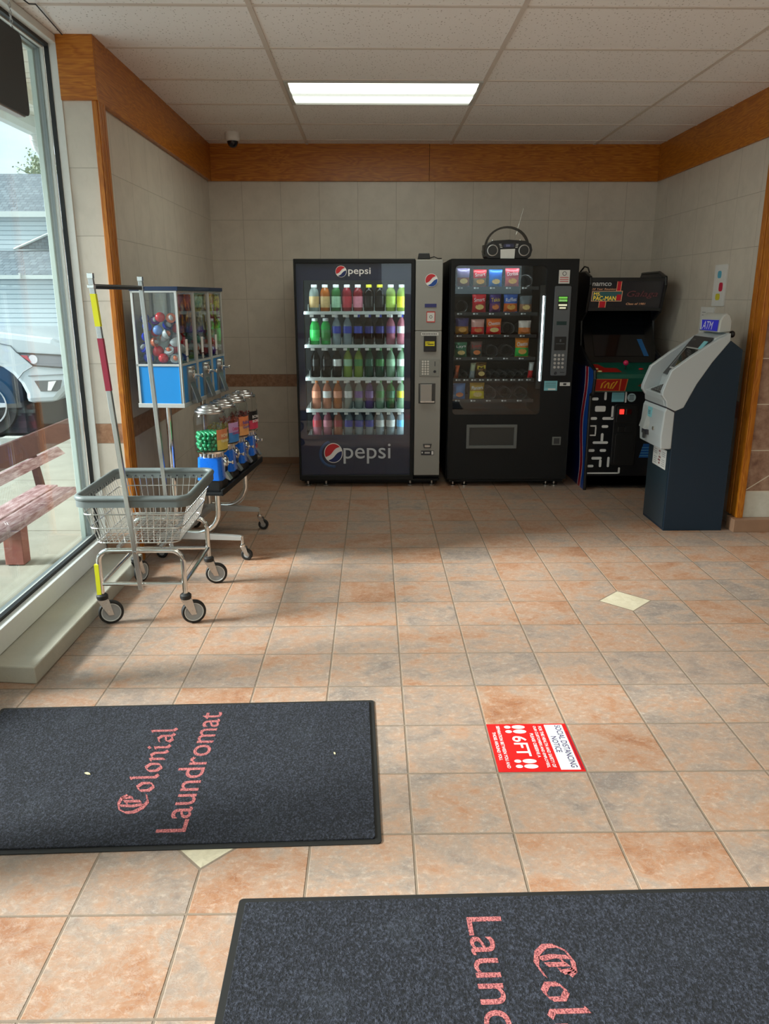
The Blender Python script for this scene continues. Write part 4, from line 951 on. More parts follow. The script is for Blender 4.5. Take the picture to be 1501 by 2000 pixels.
# monitor
MB().poly([(ax0 + .018, 6.56, 1.40), (ax1 - .018, 6.56, 1.40), (ax1 - .018, 6.30, 1.0), (ax0 + .018, 6.30, 1.0)]).build('bezel', pm('bezel_black', (.002, .003, .004), .25), ar)
MB().poly([(1.79, 6.540, 1.375), (2.22, 6.540, 1.375), (2.22, 6.328, 1.05), (1.79, 6.328, 1.05)]).build('screen', pm('crt_black', (.004, .005, .007), .05), ar)
MB().poly([(2.150, 6.412, 1.18), (2.190, 6.412, 1.18), (2.232, 6.327, 1.05), (2.192, 6.327, 1.05)]).build('bezel_decal', pm('decal_blue', srgb(24, 92, 150), .3), ar, recalc=False)
# control panel
GRN = pm('panel_green', srgb(18, 84, 70), .35, var=.1)
cpn = MB().prism([(6.33, 1.005), (6.02, .935), (5.998, .905), (6.02, .80), (6.09, .79), (6.33, .90)], 'x', ax0 + .018, ax1 - .018).build('control_panel', GRN, ar, bevel=.004)
def cpt(x, y, e=.002): return (x, y, .935 + (y - 6.02) * (.07 / .31) + e)
MB().poly([cpt(1.72, 6.06), cpt(1.94, 6.06), cpt(1.925, 6.16), cpt(1.83, 6.17), cpt(1.80, 6.26), cpt(1.72, 6.26)]).build('red_decal', pm('panel_red', srgb(158, 30, 24), .35), cpn, recalc=False)
def cpf(x, z_, e=.003): return (x, 6.02 - (z_ - .80) / .105 * .022 - e, z_)
def fq(pts, m_, nm, e=.003): return MB().poly([cpf(x, z_, e) for x, z_ in pts]).build(nm, m_, cpn, recalc=False)
fq([(1.722, .805), (1.962, .805), (1.972, .900), (1.722, .900)], pm('panel_orange', srgb(200, 120, 60), .4), 'decal_border', .003)
fq([(1.726, .808), (1.910, .808), (1.910, .896), (1.726, .896)], MATS['panel_red'], 'front_decal', .0035)
fq([(1.918, .806), (1.955, .806), (1.965, .900), (1.922, .900)], MATS['panel_red'], 'front_decal', .0035)
mb = MB(); rnd = random.Random(5)
for k in range(5):
    a = [(1.765 + k * .025 + rnd.uniform(-.01, .01), .82 + rnd.uniform(0, .01)), (1.775 + k * .025, .85 + rnd.uniform(0, .02)), (1.80 + k * .022, .875 + rnd.uniform(-.01, .01))]
    for (p, q) in zip(a, a[1:]): mb.poly([cpf(p[0] - .006, p[1], .005), cpf(p[0] + .006, p[1], .005), cpf(q[0] + .006, q[1], .005), cpf(q[0] - .006, q[1], .005)])
mb.build('gold_scroll', pm('scroll_gold', srgb(206, 150, 40), .4), cpn, recalc=False)
fq([(2.05, .845), (2.09, .835), (2.13, .85), (2.09, .87)], pm('decal_brown', srgb(120, 50, 30), .4), 'small_decal', .004)
js = MB().cyl(cpt(1.985, 6.13), (1.985, 6.125, 1.005), .005).build('joystick', BLACKP, ar)
MB().ball((1.985, 6.125, 1.012), .021, 16).build('ball_top', pm('joystick_pink', srgb(206, 40, 90), .25), js, smooth=60)
for (bx_, by_) in ((1.755, 6.13), (1.768, 6.075)):
    MB().lathe([(.018, 0), (.018, .006), (.013, .010), (0, .010)], cpt(bx_, by_, 0), seg=18).build('button', pm('button_cream', srgb(226, 214, 150), .3), ar, smooth=40)
MB().lathe([(.018, 0), (.018, .006), (.013, .010), (0, .010)], cpt(2.11, 6.13, 0), seg=18).build('button', pm('button_red', srgb(190, 30, 30), .3), ar, smooth=40)
# front panel: generic maze ornament
py = 6.085
fp = MB().box(ax0 + .018, ax1 - .018, py, 6.11, .11, .795).build('front_panel', pm('front_black', (.006, .007, .010), .3), ar)
MB().box(ax0 + .018, ax1 - .018, 6.10, 6.13, .03, .11).build('kick_plate', pm('kick_charcoal', (.03, .031, .033), .5), ar)
def AP(u, v): # ornament grid -> panel x,z
    return max(1.722, 1.722 + (u - 248 + (v - 190) / 1460 * 96) / 630 * .272), .801 - (v - 190) / 1460 * .671
def bar(u0, v0, u1, v1, r=10):
    (xa, za), (xb, zb) = AP(u0, v1), AP(u1, v0); rad = min(.010, (xb - xa) * .49, (zb - za) * .49)
    MB().prism(rr(xa, xb, za, zb, rad, 3), 'y', py - .002, py).build('white_bar', WHITE, fp)
for q in ((258, 188, 890, 214), (470, 214, 522, 356), (848, 214, 890, 400), (245, 310, 368, 358), (302, 455, 503, 553), (600, 455, 655, 670), (440, 648, 655, 696), (222, 648, 345, 696), (215, 790, 335, 815), (302, 815, 335, 955), (205, 955, 325, 978), (430, 790, 555, 836), (412, 930, 470, 1085), (265, 1074, 555, 1118), (185, 1212, 305, 1260), (400, 1212, 520, 1260), (245, 1350, 440, 1398), (385, 1398, 440, 1535), (168, 1492, 288, 1537), (535, 1350, 590, 1535), (160, 1630, 760, 1655), (745, 1540, 788, 1650)): bar(*q)
nt = MB().box(*[c for c in (AP(630, 0)[0], AP(855, 0)[0])], py - .004, py - .002, AP(0, 385)[1], AP(0, 225)[1]).build('blue_notice', CYANP, fp)
mb = MB()
for k in range(5): mb.box(AP(645, 0)[0], AP(845, 0)[0], py - .005, py - .004, AP(0, 250 + k * 20)[1] - .0015, AP(0, 250 + k * 20)[1])
mb.build('notice_print', INK, nt)
cx_, cz_ = AP(975, 312); rs = MB().lathe([(.034, 0), (.034, -.002), (0, -.002)], (cx_, py, cz_), 'y', 32).build('round_sticker', pm('round_pale', srgb(176, 200, 206), .5), fp)
mb = MB()
for k in range(4): mb.box(cx_ - .018 + (k == 3) * -.004, cx_ + .018, py - .0035, py - .002, cz_ + .014 - k * .011, cz_ + .018 - k * .011)
mb.build('sticker_print', INK, rs)
mb = MB(); mb.mi = 0
(xa, zb), (xb, za) = AP(1150, 1120), AP(1310, 1365)
mb.prism([(xa, za), (xb, za), (xb, zb), (xa + .03, zb)], 'y', py - .002, py); mb.build('blue_fan', pm('fan_blue', srgb(20, 80, 150), .3), fp)
mb = MB()
for k in range(4): z_ = za + .015 + k * .022; mb.box(xa + .004 + k * .005, xb, py - .003, py - .002, z_, z_ + .002)
mb.build('fan_lines', CYANP, fp)
cdr = MB().rrect(1.908, 2.098, .20, .695, .02, 'y', py - .014, py).build('coin_door', pm('coin_door_black', (.01, .01, .011), .4), ar, bevel=.004)
mb = MB().rrect(1.925, 2.082, .55, .68, .012, 'y', py - .026, py - .014); mb.rrect(1.93, 2.08, .215, .46, .015, 'y', py - .022, py - .014); mb.box(1.945, 1.995, py - .024, py - .014, .475, .515).box(2.0, 2.05, py - .024, py - .014, .475, .515)
mb.build('coin_door_plates', BLACKP, cdr, bevel=.003)
for (cx_, nm, em) in ((1.962, 'lit_coin_button', 2.0), (2.022, 'coin_button', 0)):
    MB().box(cx_ - .016, cx_ + .016, py - .034, py - .026, .618, .655).build(nm, pm(nm + '_red', srgb(200, 30, 24) if em else srgb(60, 12, 14), .25, emit=em), cdr)
    MB().box(cx_ - .026, cx_ - .021, py - .032, py - .026, .614, .658).build('coin_slot', STEEL, cdr)
MB().tube([(1.70, 6.60, 1.71), (1.72, 6.55, 1.75), (1.735, 6.50, 1.74), (1.745, 6.48, 1.70)], .006, 8).build('cable', RUBBER, ar, smooth=60)

# ------------------------------------------------------------------ cash machine, facing left
at = thing('atm', 'grey and dark blue cash machine standing against the right wall', 'ATM', (2.13, 5.12, 0))
AY0, AY1 = 4.92, 5.32
NAVY = pm('navy_steel', srgb(10, 36, 54), .5, 0, bump=.05, bscale=250)
NAVY2 = pm('navy_front', srgb(34, 50, 60), .4)
SILV = pm('atm_silver', srgb(190, 198, 202), .38, .15)
MB().prism([(1.936, 0.0), (2.33, 0.0), (2.33, 1.19), (2.248, 1.248), (2.20, 1.21), (2.142, 1.113), (2.059, .978), (1.989, .827), (1.936, .804)], 'y', AY0, AY1).build('cabinet', NAVY, at, bevel=.004)
MB().box(1.932, 1.94, AY0 + .012, AY1 - .012, .02, .55).build('front_door', NAVY2, at)
wing = [(1.936, .804), (1.989, .827), (2.059, .978), (2.142, 1.113), (2.243, 1.246), (2.240, 1.296), (2.174, 1.262), (2.119, 1.228), (2.006, 1.152), (1.888, 1.063), (1.861, .988), (1.842, .930), (1.843, .905), (1.873, .866), (1.877, .832)]
WT_ = .035
for y0_, y1_ in ((AY0 - .006, AY0 + WT_), (AY1 - WT_, AY1 + .006)):
    MB().prism(wing, 'y', y0_, y1_).build('side_fairing', SILV, at, smooth=30, bevel=.006)
inner = [(1.877, .832), (1.936, .80), (2.243, 1.20), (2.240, 1.296), (2.160, 1.262), (2.142, 1.235), (2.0, 1.05), (1.965, .995), (1.95, .935), (1.862, .905), (1.866, .87)]
MB().prism(inner, 'y', AY0 + WT_, AY1 - WT_).build('fascia', SILV, at, bevel=.004)
def ip(t_, y, e): # point on the slanted screen plane
    a, b_ = Vector((1.985, 0, 1.03)), Vector((2.145, 0, 1.24)); p = a.lerp(b_, t_); n_ = Vector((-.795, 0, .606)); p = p + n_ * e; return (p.x, y, p.z)
def iquad(t0, t1, y0_, y1_, m_, nm, e, par):
    P_ = [ip(t0, y0_, e), ip(t0, y1_, e), ip(t1, y1_, e), ip(t1, y0_, e)]; Q_ = [ip(t0, y0_, e - .004), ip(t0, y1_, e - .004), ip(t1, y1_, e - .004), ip(t1, y0_, e - .004)]
    mb = MB(); V = [mb.bm.verts.new(p) for p in P_ + Q_]
    for q in ((0, 1, 2, 3), (7, 6, 5, 4), (0, 4, 5, 1), (1, 5, 6, 2), (2, 6, 7, 3), (3, 7, 4, 0)): mb._f([V[i] for i in q])
    return mb.build(nm, m_, par)
sp = iquad(-.1, 1.08, AY0 + WT_ + .004, AY1 - WT_ - .03, pm('screen_surround', (.035, .037, .04), .35), 'screen_surround', .012, at)
iquad(.08, .74, AY0 + .085, AY1 - .10, pm('screen_rim', (.42, .43, .42), .4), 'screen_rim', .015, sp)
iquad(.12, .70, AY0 + .095, AY1 - .11, pm('screen_glass', (.02, .022, .022), .06), 'screen', .017, sp)
text('ATM', pm('tiny_grey', (.25, .25, .25), .5), .05, .012, ip(.93, AY1 - .10, .018), (0, -1, 0), (.606, 0, .795), sp)
iquad(.72, .95, AY0 + .055, AY0 + .11, CYANP, 'blue_sticker', .018, sp)
kb = MB().prism([(1.868, .9125), (1.952, .945), (1.952, .950), (1.868, .9175)], 'y', AY0 + .10, AY1 - .12).build('keypad', pm('pad_dark', (.05, .05, .05), .5), at)
mb = MB()
for r_ in range(4):
    for c_ in range(4): 
        X_ = 1.878 + r_ * .018; Z_ = .9175 + (X_ - 1.868) * .387; mb.box(X_ - .005, X_ + .005, AY0 + .115 + c_ * .042, AY0 + .142 + c_ * .042, Z_ - .002, Z_ + .004)
mb.build('keys', pm('pad_keys', (.16, .16, .16), .4), kb)
low = [(1.936, .556), (1.936, .798), (1.880, .826), (1.868, .80), (1.858, .64), (1.864, .556)]
MB().prism(low, 'y', AY0 - .004, AY1 + .004).build('dispenser_panel', SILV, at, bevel=.008)
MB().prism([(1.880, .822), (1.940, .792), (1.940, .806), (1.880, .834)], 'y', AY0 - .002, AY1 + .002).build('seam', INK, at)
# sculpted beak over the cash slot
mb = MB(); v = [mb.bm.verts.new(p) for p in ((1.868, 5.27, .795), (1.868, 5.20, .79), (1.835, 5.275, .655), (1.832, 5.185, .650), (1.862, 5.285, .64), (1.862, 5.15, .64), (1.866, 5.14, .70))]
for q in ((0, 2, 3, 1), (0, 4, 2), (1, 3, 6), (3, 5, 6), (2, 4, 5, 3)): mb._f([v[i] for i in q])
mb.build('dispenser_hood', pm('atm_light', srgb(176, 180, 180), .35, .1), at)
MB().box(1.845, 1.862, 5.14, 5.24, .615, .648).build('cash_slot', INK, at); MB().box(1.838, 1.850, 5.175, 5.20, .585, .63).build('cash_slot_grip', DARK, at)
MB().lathe([(.014, 0), (.014, -.008), (.009, -.012), (0, -.012)], (1.858, 5.045, .675), 'x', 18).build('lock', CHROME, at, smooth=40)
ns = MB().box(1.858, 1.8665, 5.13, 5.19, .735, .80).build('blue_notice', CYANP, at); MB().box(1.857, 1.8581, 5.14, 5.18, .775, .778).box(1.857, 1.8581, 5.14, 5.18, .765, .768).box(1.857, 1.8581, 5.14, 5.18, .755, .758).build('notice_print', INK, ns)
pn = MB().box(1.930, 1.9318, 4.975, 5.215, .405, .535).build('instruction_sticker', PAPER, at)
mb = MB()
for c_ in (0, 2):
    for k in range(8):
        if k != 4: mb.box(1.929, 1.9299, 4.99 + c_ * .075, 5.045 + c_ * .075, .42 + k * .013, .424 + k * .013)
mb.build('sticker_print', GREYTX, pn)
mb = MB(); rnd = random.Random(9)
for k in range(5): mb.box(1.929, 1.9299, 5.07 + rnd.uniform(0, .02), 5.09 + rnd.uniform(0, .03), .425 + k * .02, .437 + k * .02)
mb.build('sticker_marks', pm('sticker_mark', (.3, .12, .12), .6), pn)
# topper
tp = MB().prism([(2.178, 1.295), (2.262, 1.300), (2.262, 1.37), (2.245, 1.405), (2.225, 1.415), (2.200, 1.400), (2.186, 1.372)], 'y', AY0 + .045, AY1 - .05).build('sign_topper', pm('topper_grey', srgb(186, 188, 184), .35), at, smooth=35, bevel=.008)
def tpp(y, z_, e=.004): f = (z_ - 1.30) / (1.375 - 1.30); return (2.178 + .008 * f - e, y, z_)
sgp = MB().poly([tpp(AY1 - .075, 1.303, .003), tpp(AY0 + .06, 1.303, .003), tpp(AY0 + .065, 1.372, .003), tpp(AY1 - .075, 1.368, .003)]).build('sign_panel', pm('atm_blue', srgb(34, 34, 140), .35, emit=.25), tp, recalc=False)
text('ATM', WHITE, .155, .050, tpp(AY1 - .115, 1.311, .006), (0, -1, 0), (.1, 0, 1), tp, shear=.2)
MB().poly([tpp(AY1 - .085, 1.306, .005), tpp(AY1 - .105, 1.306, .005), tpp(AY1 - .085, 1.366, .005), tpp(AY1 - .078, 1.366, .005)]).build('white_slash', WHITE, tp, recalc=False)
MB().ball((2.275, AY0 + .06, 1.285), .022, 12, (.8, 1, 1)).build('rear_knob', BLACKP, at, smooth=60)
# papers on the right wall
pa = MB().box(2.452, 2.4595, 5.56, 5.755, 1.449, 1.732).build('wall_poster', PAPER); tag(pa, 'narrow white notice with coloured pictures on the wall above the cash machine', 'poster')
for (y0_, y1_, z0_, z1_, c_, nm) in ((5.64, 5.70, 1.64, 1.69, (90, 170, 200), 'printed_picture'), (5.60, 5.66, 1.55, 1.61, (200, 40, 70), 'printed_picture'), (5.63, 5.70, 1.49, 1.535, (210, 200, 60), 'printed_picture')):
    MB().prism(rr(y0_, y1_, z0_, z1_, .018), 'x', 2.4505, 2.4519).build(nm, pm('print_%d_%d_%d' % c_, srgb(*c_), .5), pa)
pc = MB().box(2.452, 2.4595, 5.70, 5.93, 1.22, 1.44).build('wall_card', PAPER); tag(pc, 'white card on the wall just behind the cash machine topper', 'card')
MB().box(2.4508, 2.4519, 5.84, 5.90, 1.40, 1.405).box(2.4508, 2.4519, 5.84, 5.90, 1.38, 1.385).build('card_print', GREYTX, pc)

# ------------------------------------------------------------------ vending rack with toy and gumball machines
ANG = -math.radians(5.6); RO = Vector((-1.047, 4.27, 0))
def L(x, y, z_=0): # rack-local -> world
    c, s_ = math.cos(ANG), math.sin(ANG); return (RO.x + c * x - s_ * y, RO.y + s_ * x + c * y, z_)
rk = thing('vending_rack', 'chrome stand on casters holding toy and gumball machines by the left wall', 'rack', tuple(RO), ANG)
WPL = pm('rack_plate', (.5, .5, .49), .35, .4)
for i, yy in enumerate((.13, .76)):
    MB().cyl((-.141, yy, .13), (-.141, yy, .925), .017).build('pole', CHROME, rk, world=False, smooth=40)
    MB().box(-.19, -.09, yy - .05, yy + .05, .917, .927).build('top_plate', WPL, rk, world=False)
    pts = [(.115, yy, .452), (.115, yy, .30)] + [(-.02 + .135 * math.cos(math.radians(a)), yy, .30 + .135 * -math.sin(math.radians(a))) for a in range(10, 91, 10)] + [(-.141, yy, .165)]
    MB().tube(pts, .017, 12).build('curved_tube', CHROME, rk, world=False, smooth=60)
    for sx in (1, -1):
        xe = (.25 if i == 0 else .20) if sx > 0 else -.27
        MB().prism([(-.14, .125), (-.14, .175), (xe, .148), (xe, .125)], 'y', yy - .018, yy + .018).build('base_leg', WPL, rk, world=False, bevel=.002)
        cs = MB().cyl((xe, yy, .085), (xe, yy, .15), .009).lathe([(.016, .082), (.018, .09), (.016, .10)], (xe, yy, 0), seg=14).build('caster', CHROME, rk, world=False, smooth=40)
        MB().prism([(xe - .012, .085), (xe + .022, .085), (xe + .038, .03), (xe + .018, .03)], 'y', yy - .016, yy - .013).prism([(xe - .012, .085), (xe + .022, .085), (xe + .038, .03), (xe + .018, .03)], 'y', yy + .013, yy + .016).build('fork', STEEL, cs, world=False)
        MB().lathe([(.018, -.011), (.030, -.011), (.0345, -.007), (.0345, .007), (.030, .011), (.018, .011)], (xe + .024, yy, .0345), 'y', 24, cap=False).build('wheel', RUBBER, cs, world=False, smooth=40)
        MB().lathe([(.018, -.0105), (.018, .0105)], (xe + .024, yy, .0345), 'y', 24).build('wheel_hub', pm('hub_grey', srgb(150, 154, 156), .4), cs, world=False)
MB().box(.045, .205, -.055, .885, .440, .455).box(.195, .207, -.055, .885, .440, .475).build('tray', BLACK, rk, world=False, bevel=.002)
MB().box(-.16, -.12, .10, .80, .128, .150).build('base_beam', WPL, rk, world=False)
MB().box(.07, .17, .07, .19, .430, .441).build('bracket', CHROME, rk, world=False)

TB = pm('toy_panel_blue', srgb(20, 128, 200), .35); TN = pm('toy_lid_navy', srgb(14, 34, 66), .35); TW = pm('toy_frame_white', srgb(186, 188, 186), .35, .3)
def card_mat(seed, a, b_, c_):
    m, t, bb = base_mat('display_card_%d' % seed); o = t.obj(); n = t.noise(t.addv(o, (seed, 0, 0)), 26, 3, .5, .8)
    t.put(bb.inputs['Base Color'], t.ramp(n, [(.35, srgb(*a)), (.48, srgb(*b_)), (.56, srgb(*c_)), (.66, srgb(30, 26, 30))])); bb.inputs['Roughness'].default_value = .35; return m
CARDS = [card_mat(3, (190, 140, 40), (130, 60, 30), (60, 50, 60)), card_mat(8, (170, 170, 176), (150, 130, 60), (90, 70, 60)), card_mat(14, (170, 20, 70), (40, 30, 40), (190, 190, 40))]
W_ = .278
tnames = ['nearest the camera', 'in the middle', 'farthest from the camera']
for k in range(3):
    y0_ = W_ * k + .001; y1_ = W_ * (k + 1) - .003; xb, xf = -.255, 0.0
    r = thing('toy_vending_machine', 'blue and silver toy capsule vendor on the rack, %s' % tnames[k], 'toy vending machine', L(0, 0), ANG, 'toy capsule machines')
    zb, zm, zt = .93, 1.150, 1.548
    mb = MB()
    for xx in (xb, xf - .014):
        for yy in (y0_, y1_ - .014): mb.box(xx, xx + .014, yy, yy + .014, zb, zt)
    for z_ in (zb, zm, zt - .010):
        for yy in (y0_, y1_ - .014): mb.box(xb, xf, yy, yy + .014, z_, z_ + .012)
        for xx in (xb, xf - .014): mb.box(xx, xx + .014, y0_, y1_, z_, z_ + .012)
    mb.build('frame', TW, r, world=False, bevel=.002)
    MB().box(xb - .004, xf + .004, y0_ - .002, y1_ + .001, zb - .006, zb + .018).build('base_tray', TW, r, world=False, bevel=.002)
    MB().box(xb + .012, xf - .004, y0_ + .004, y1_ - .004, zb + .014, zm).build('lower_panel', TB, r, world=False)
    MB().box(xb - .006, xf + .008, y0_ - .002, y1_ + .001, zt, zt + .022).build('lid', TN, r, world=False, bevel=.002)
    MB().box(xb + .006, xb + .008, y0_ + .014, y1_ - .014, zm, zt).box(xf - .008, xf - .006, y0_ + .014, y1_ - .014, zm, zt).box(xb + .014, xf - .014, y0_ + .005, y0_ + .007, zm, zt).box(xb + .014, xf - .014, y1_ - .007, y1_ - .005, zm, zt).build('window_panes', CLEAR, r, world=False)
    MB().box(xf - .013, xf - .010, y0_ + .016, y1_ - .02, 1.325, 1.530).build('display_card', CARDS[k], r, world=False)
    MB().box(xf - .005, xf - .003, y0_ + .10, y0_ + .135, 1.20, 1.29).build('price_label', PAPER, r, world=False)
    MB().lathe([(.016, 0), (.016, .002), (0, .002)], (xf - .005, y0_ + .12, 1.180), 'x', 18).build('round_label', pm('label_round', (.45, .45, .43), .5), r, world=False)
    MB().rrect(y0_ + .09, y0_ + .22, zb + .02, 1.142, .006, 'x', xf - .004, xf + .004).build('coin_plate', pm('coin_plate', (.32, .33, .33), .3, .6), r, world=False)
    cm = MB().lathe([(.034, 0), (.034, .012), (.028, .016), (.018, .018), (0, .018)], (xf + .003, y0_ + .155, 1.105), 'x', 24).build('coin_mechanism', CHROME, r, world=False, smooth=40)
    MB().cyl((xf + .018, y0_ + .155, 1.090), (xf + .060, y0_ + .155, 1.088), .008, 12).ball((xf + .062, y0_ + .155, 1.088), .012, 12, (.5, 1, 1)).box(xf + .020, xf + .026, y0_ + .145, y0_ + .165, 1.07, 1.12).build('handle', CHROME, cm, world=False, smooth=40)
    MB().prism([(xf + .003, 1.055), (xf + .040, .945), (xf + .040, .935), (xf + .003, .935)], 'y', y0_ + .118, y0_ + .192).build('chute', pm('chute_steel', (.28, .29, .3), .25, .8), r, world=False, bevel=.003)
CAPC = {'blue': (24, 50, 190), 'red': (206, 40, 50), 'purple': (110, 40, 150), 'clear': (190, 196, 200), 'orange': (220, 110, 70), 'green': (30, 120, 66), 'pale blue': (120, 160, 230)}
capm = {k: pm('capsule_' + k.replace(' ', '_'), srgb(*v), .15) for k, v in CAPC.items()}
CPR = {}
def capsule(col, loc, unit):
    lab = '%s toy capsule inside the toy vendor %s' % (col, tnames[unit])
    if col in CPR: r = dup(CPR[col], loc, label=lab, group='%s capsules in the toy vendor %s' % (col, tnames[unit]))
    else:
        r = thing('toy_capsule', lab, 'toy capsule', loc, 0, '%s capsules in the toy vendor %s' % (col, tnames[unit])); ROOTS.pop(r.name, None)
        n = 8; R_ = .0265
        lo_ = [(R_ * math.sin(PI / 2 * i / n), -R_ * math.cos(PI / 2 * i / n)) for i in range(n + 1)]
        MB().lathe(lo_ + [(R_ * 1.02, .003), (R_ * .96, .003)], seg=16).build('capsule_base', capm[col], r, smooth=60)
        up_ = [(R_ * math.cos(PI / 2 * i / n), .003 + R_ * math.sin(PI / 2 * i / n)) for i in range(n + 1)]
        MB().lathe(up_, seg=16).build('capsule_dome', CLEAR if col != 'red' else capm[col], r, smooth=60)
        MB().ball((0, 0, .006), R_ * .62, 10, (1, .7, .8)).build('prize', capm['orange' if col in ('clear', 'red') else 'clear'], r, smooth=60)
        CPR[col] = r
    r.rotation_euler = (random.uniform(-1.4, 1.4), random.uniform(-1.4, 1.4), random.uniform(0, 6)); return r
rnd = random.Random(21)
for u in range(3):
    pal = [['blue', 'red', 'red', 'red', 'purple', 'clear', 'clear', 'orange', 'pale blue', 'blue'], ['green', 'green', 'clear', 'green', 'orange', 'blue', 'red'], ['red', 'orange', 'blue', 'red', 'purple']][u]
    placed = []; hmax = [.262, .21, .21][u]
    for q in range(9000):
        x_ = rnd.uniform(-.222, -.044); y_ = W_ * u + rnd.uniform(.038, .240); k_ = rnd.choice((1.0, 1.0, 1.12)); r_ = .027 * k_
        near_front = x_ > -.085; near_side = y_ < W_ * u + .090
        if not (near_front or (near_side and u == 0)): continue
        z_ = 1.150 + .013 + r_ + .0; step = 0
        while any((x_ - a) ** 2 + (y_ - b_) ** 2 + (z_ - c) ** 2 < ((r_ + d) * .985) ** 2 for a, b_, c, d in placed): 
            z_ += .004; step += 1
            if step > 60: break
        if z_ > 1.150 + hmax - .05 * rnd.random(): continue
        placed.append((x_, y_, z_, r_)); c_ = 'blue' if (u == 0 and x_ < -.19) else rnd.choice(pal)
        o_ = capsule(c_, L(x_, y_, z_), u); o_.scale = (k_, k_, k_)
        if len(placed) > (90 if u == 0 else 26): break

GBL = pm('gumball_blue', srgb(14, 104, 214), .3, var=.06)
STK = [((206, 130, 90), (200, 180, 90), 'WOW', 'Watermelon', srgb(230, 226, 190)), ((190, 150, 200), (60, 130, 200), 'Cotton', 'Candy', srgb(200, 50, 90)), ((224, 130, 80), (224, 160, 100), 'Bubble', 'Gum', srgb(60, 80, 170)), ((20, 18, 20), (200, 60, 90), 'BON', 'BON', srgb(230, 226, 226))]
gn = ['nearest head of the rack, green gumballs inside', 'second head from the front, pink and blue card', 'third head from the front, orange card', 'farthest head, black card']
for k in range(4):
    gx, gy = .1225, .052 + .235 * k
    r = thing('gumball_machine', 'blue gumball machine with round clear jar, ' + gn[k], 'gumball machine', L(gx, gy), ANG, 'gumball machines on the rack')
    MB().prism(rr(-.070, .070, -.070, .070, .02), 'z', .456, .520).build('foot_base', BLACKP, r, world=False, bevel=.003)
    mb = MB(); o_ = [[mb.bm.verts.new((a, b_, z_)) for a, b_ in rr(-s_, s_, -s_, s_, .022, 5)] for s_, z_ in ((.074, .519), (.070, .56), (.067, .645))]
    for A, B_ in zip(o_, o_[1:]):
        for i in range(len(A)): mb._f([A[i], A[(i + 1) % len(A)], B_[(i + 1) % len(A)], B_[i]])
    mb._f(o_[0][::-1]); mb._f(o_[-1]); mb.build('body', GBL, r, world=False, smooth=40)
    mb = MB().lathe([(.062, .645), (.062, .668), (.085, .672), (.092, .684)], seg=32)
    for i in range(16):
        a = 2 * PI * i / 16; mb.cyl((.063 * math.cos(a), .063 * math.sin(a), .648), (.063 * math.cos(a), .063 * math.sin(a), .666), .006, 8)
    mb.build('collar', CHROME, r, world=False, smooth=40)
    MB().lathe([(.085, .686), (.091, .694), (.0915, .855), (.090, .872), (.086, .886), (.079, .896)], seg=40).build('jar', CLEAR, r, world=False, smooth=60)
    MB().lathe([(.080, .893), (.083, .898), (.083, .905), (.078, .910), (.070, .911), (.068, .920), (.063, .925), (.048, .927), (.045, .934), (.038, .938), (0, .940)], seg=32).build('lid', pm('lid_steel', (.5, .5, .5), .22, .95), r, world=False, smooth=50)
    c1, c2, t1, t2, tc = STK[k]
    lb = MB(); n = 10; a0, a1 = math.radians(-52), math.radians(38)
    for j in range(6):
        for i in range(n):
            th0, th1 = a0 + (a1 - a0) * i / n, a0 + (a1 - a0) * (i + 1) / n; z0_, z1_ = .692 + .115 * j / 6, .692 + .115 * (j + 1) / 6
            lb.mi = 0 if j >= 3 else 1
            lb.poly([(.0925 * math.cos(th), .0925 * math.sin(th), zz_) for th, zz_ in ((th0, z0_), (th1, z0_), (th1, z1_), (th0, z1_))])
    cd_ = lb.build('flavour_card', [pm('flavour_%d_a' % k, srgb(*c1), .4, var=.25, bscale=30), pm('flavour_%d_b' % k, srgb(*c2), .4, var=.35, bscale=40)], r, world=False, smooth=60)
    tm = pm('flavour_text_%d' % k, tc, .4)
    th = math.radians(-22); nrm = Vector((math.cos(th), math.sin(th), 0)); rt = Vector((-math.sin(th), math.cos(th), 0)); o0 = nrm * .0965 - rt * .03
    text(t1, tm, .060, .020, (o0.x, o0.y, .762), rt, (0, 0, 1), r, bold=.015); text(t2, tm, .062, .018, (o0.x, o0.y, .735), rt, (0, 0, 1), r, bold=.015)
    cm = MB().rrect(-.028, .028, .555, .650, .02, 'x', .066, .080).lathe([(.026, 0), (.026, .008), (.016, .012), (0, .012)], (.080, 0, .615), 'x', 22).build('coin_mechanism', CHROME, r, world=False, smooth=40)
    MB().cyl((.088, 0, .612), (.118, 0, .612), .006, 10).ball((.118, 0, .612), .011, 12, (.6, 1, 1)).box(.090, .095, -.007, .007, .598, .626).build('handle', CHROME, cm, world=False, smooth=40)
    MB().prism([(.070, .575), (.108, .515), (.104, .511), (.070, .53)], 'y', -.024, .024).build('chute_flap', pm('flap_chrome', (.6, .6, .6), .2, .9), r, world=False)
    if k:
        rnd = random.Random(40 + k); mb = MB()
        for q in range(420):
            a = rnd.uniform(0, 2 * PI); rr_ = .083 * math.sqrt(rnd.random()); z_ = .694 + rnd.random() * .10
            mb.ball((rr_ * math.cos(a), rr_ * math.sin(a), z_), .006, 6)
        cdy = mb.build('candy_fill', pm('candy_mix_%d' % k, srgb(*[(0, 0, 0), (170, 150, 60), (190, 80, 60), (150, 60, 60)][k]), .3, var=.4, bscale=60), None, smooth=60)
        cdy.location = L(gx, gy); cdy.rotation_euler = (0, 0, ANG)
        tag(cdy, 'small loose candy filling the %s gumball jar' % ['', 'second', 'third', 'farthest'][k], 'candy', kind='stuff')
gbp = None; rnd = random.Random(2); R_ = .0118; lay = 0; z_ = .687 + R_
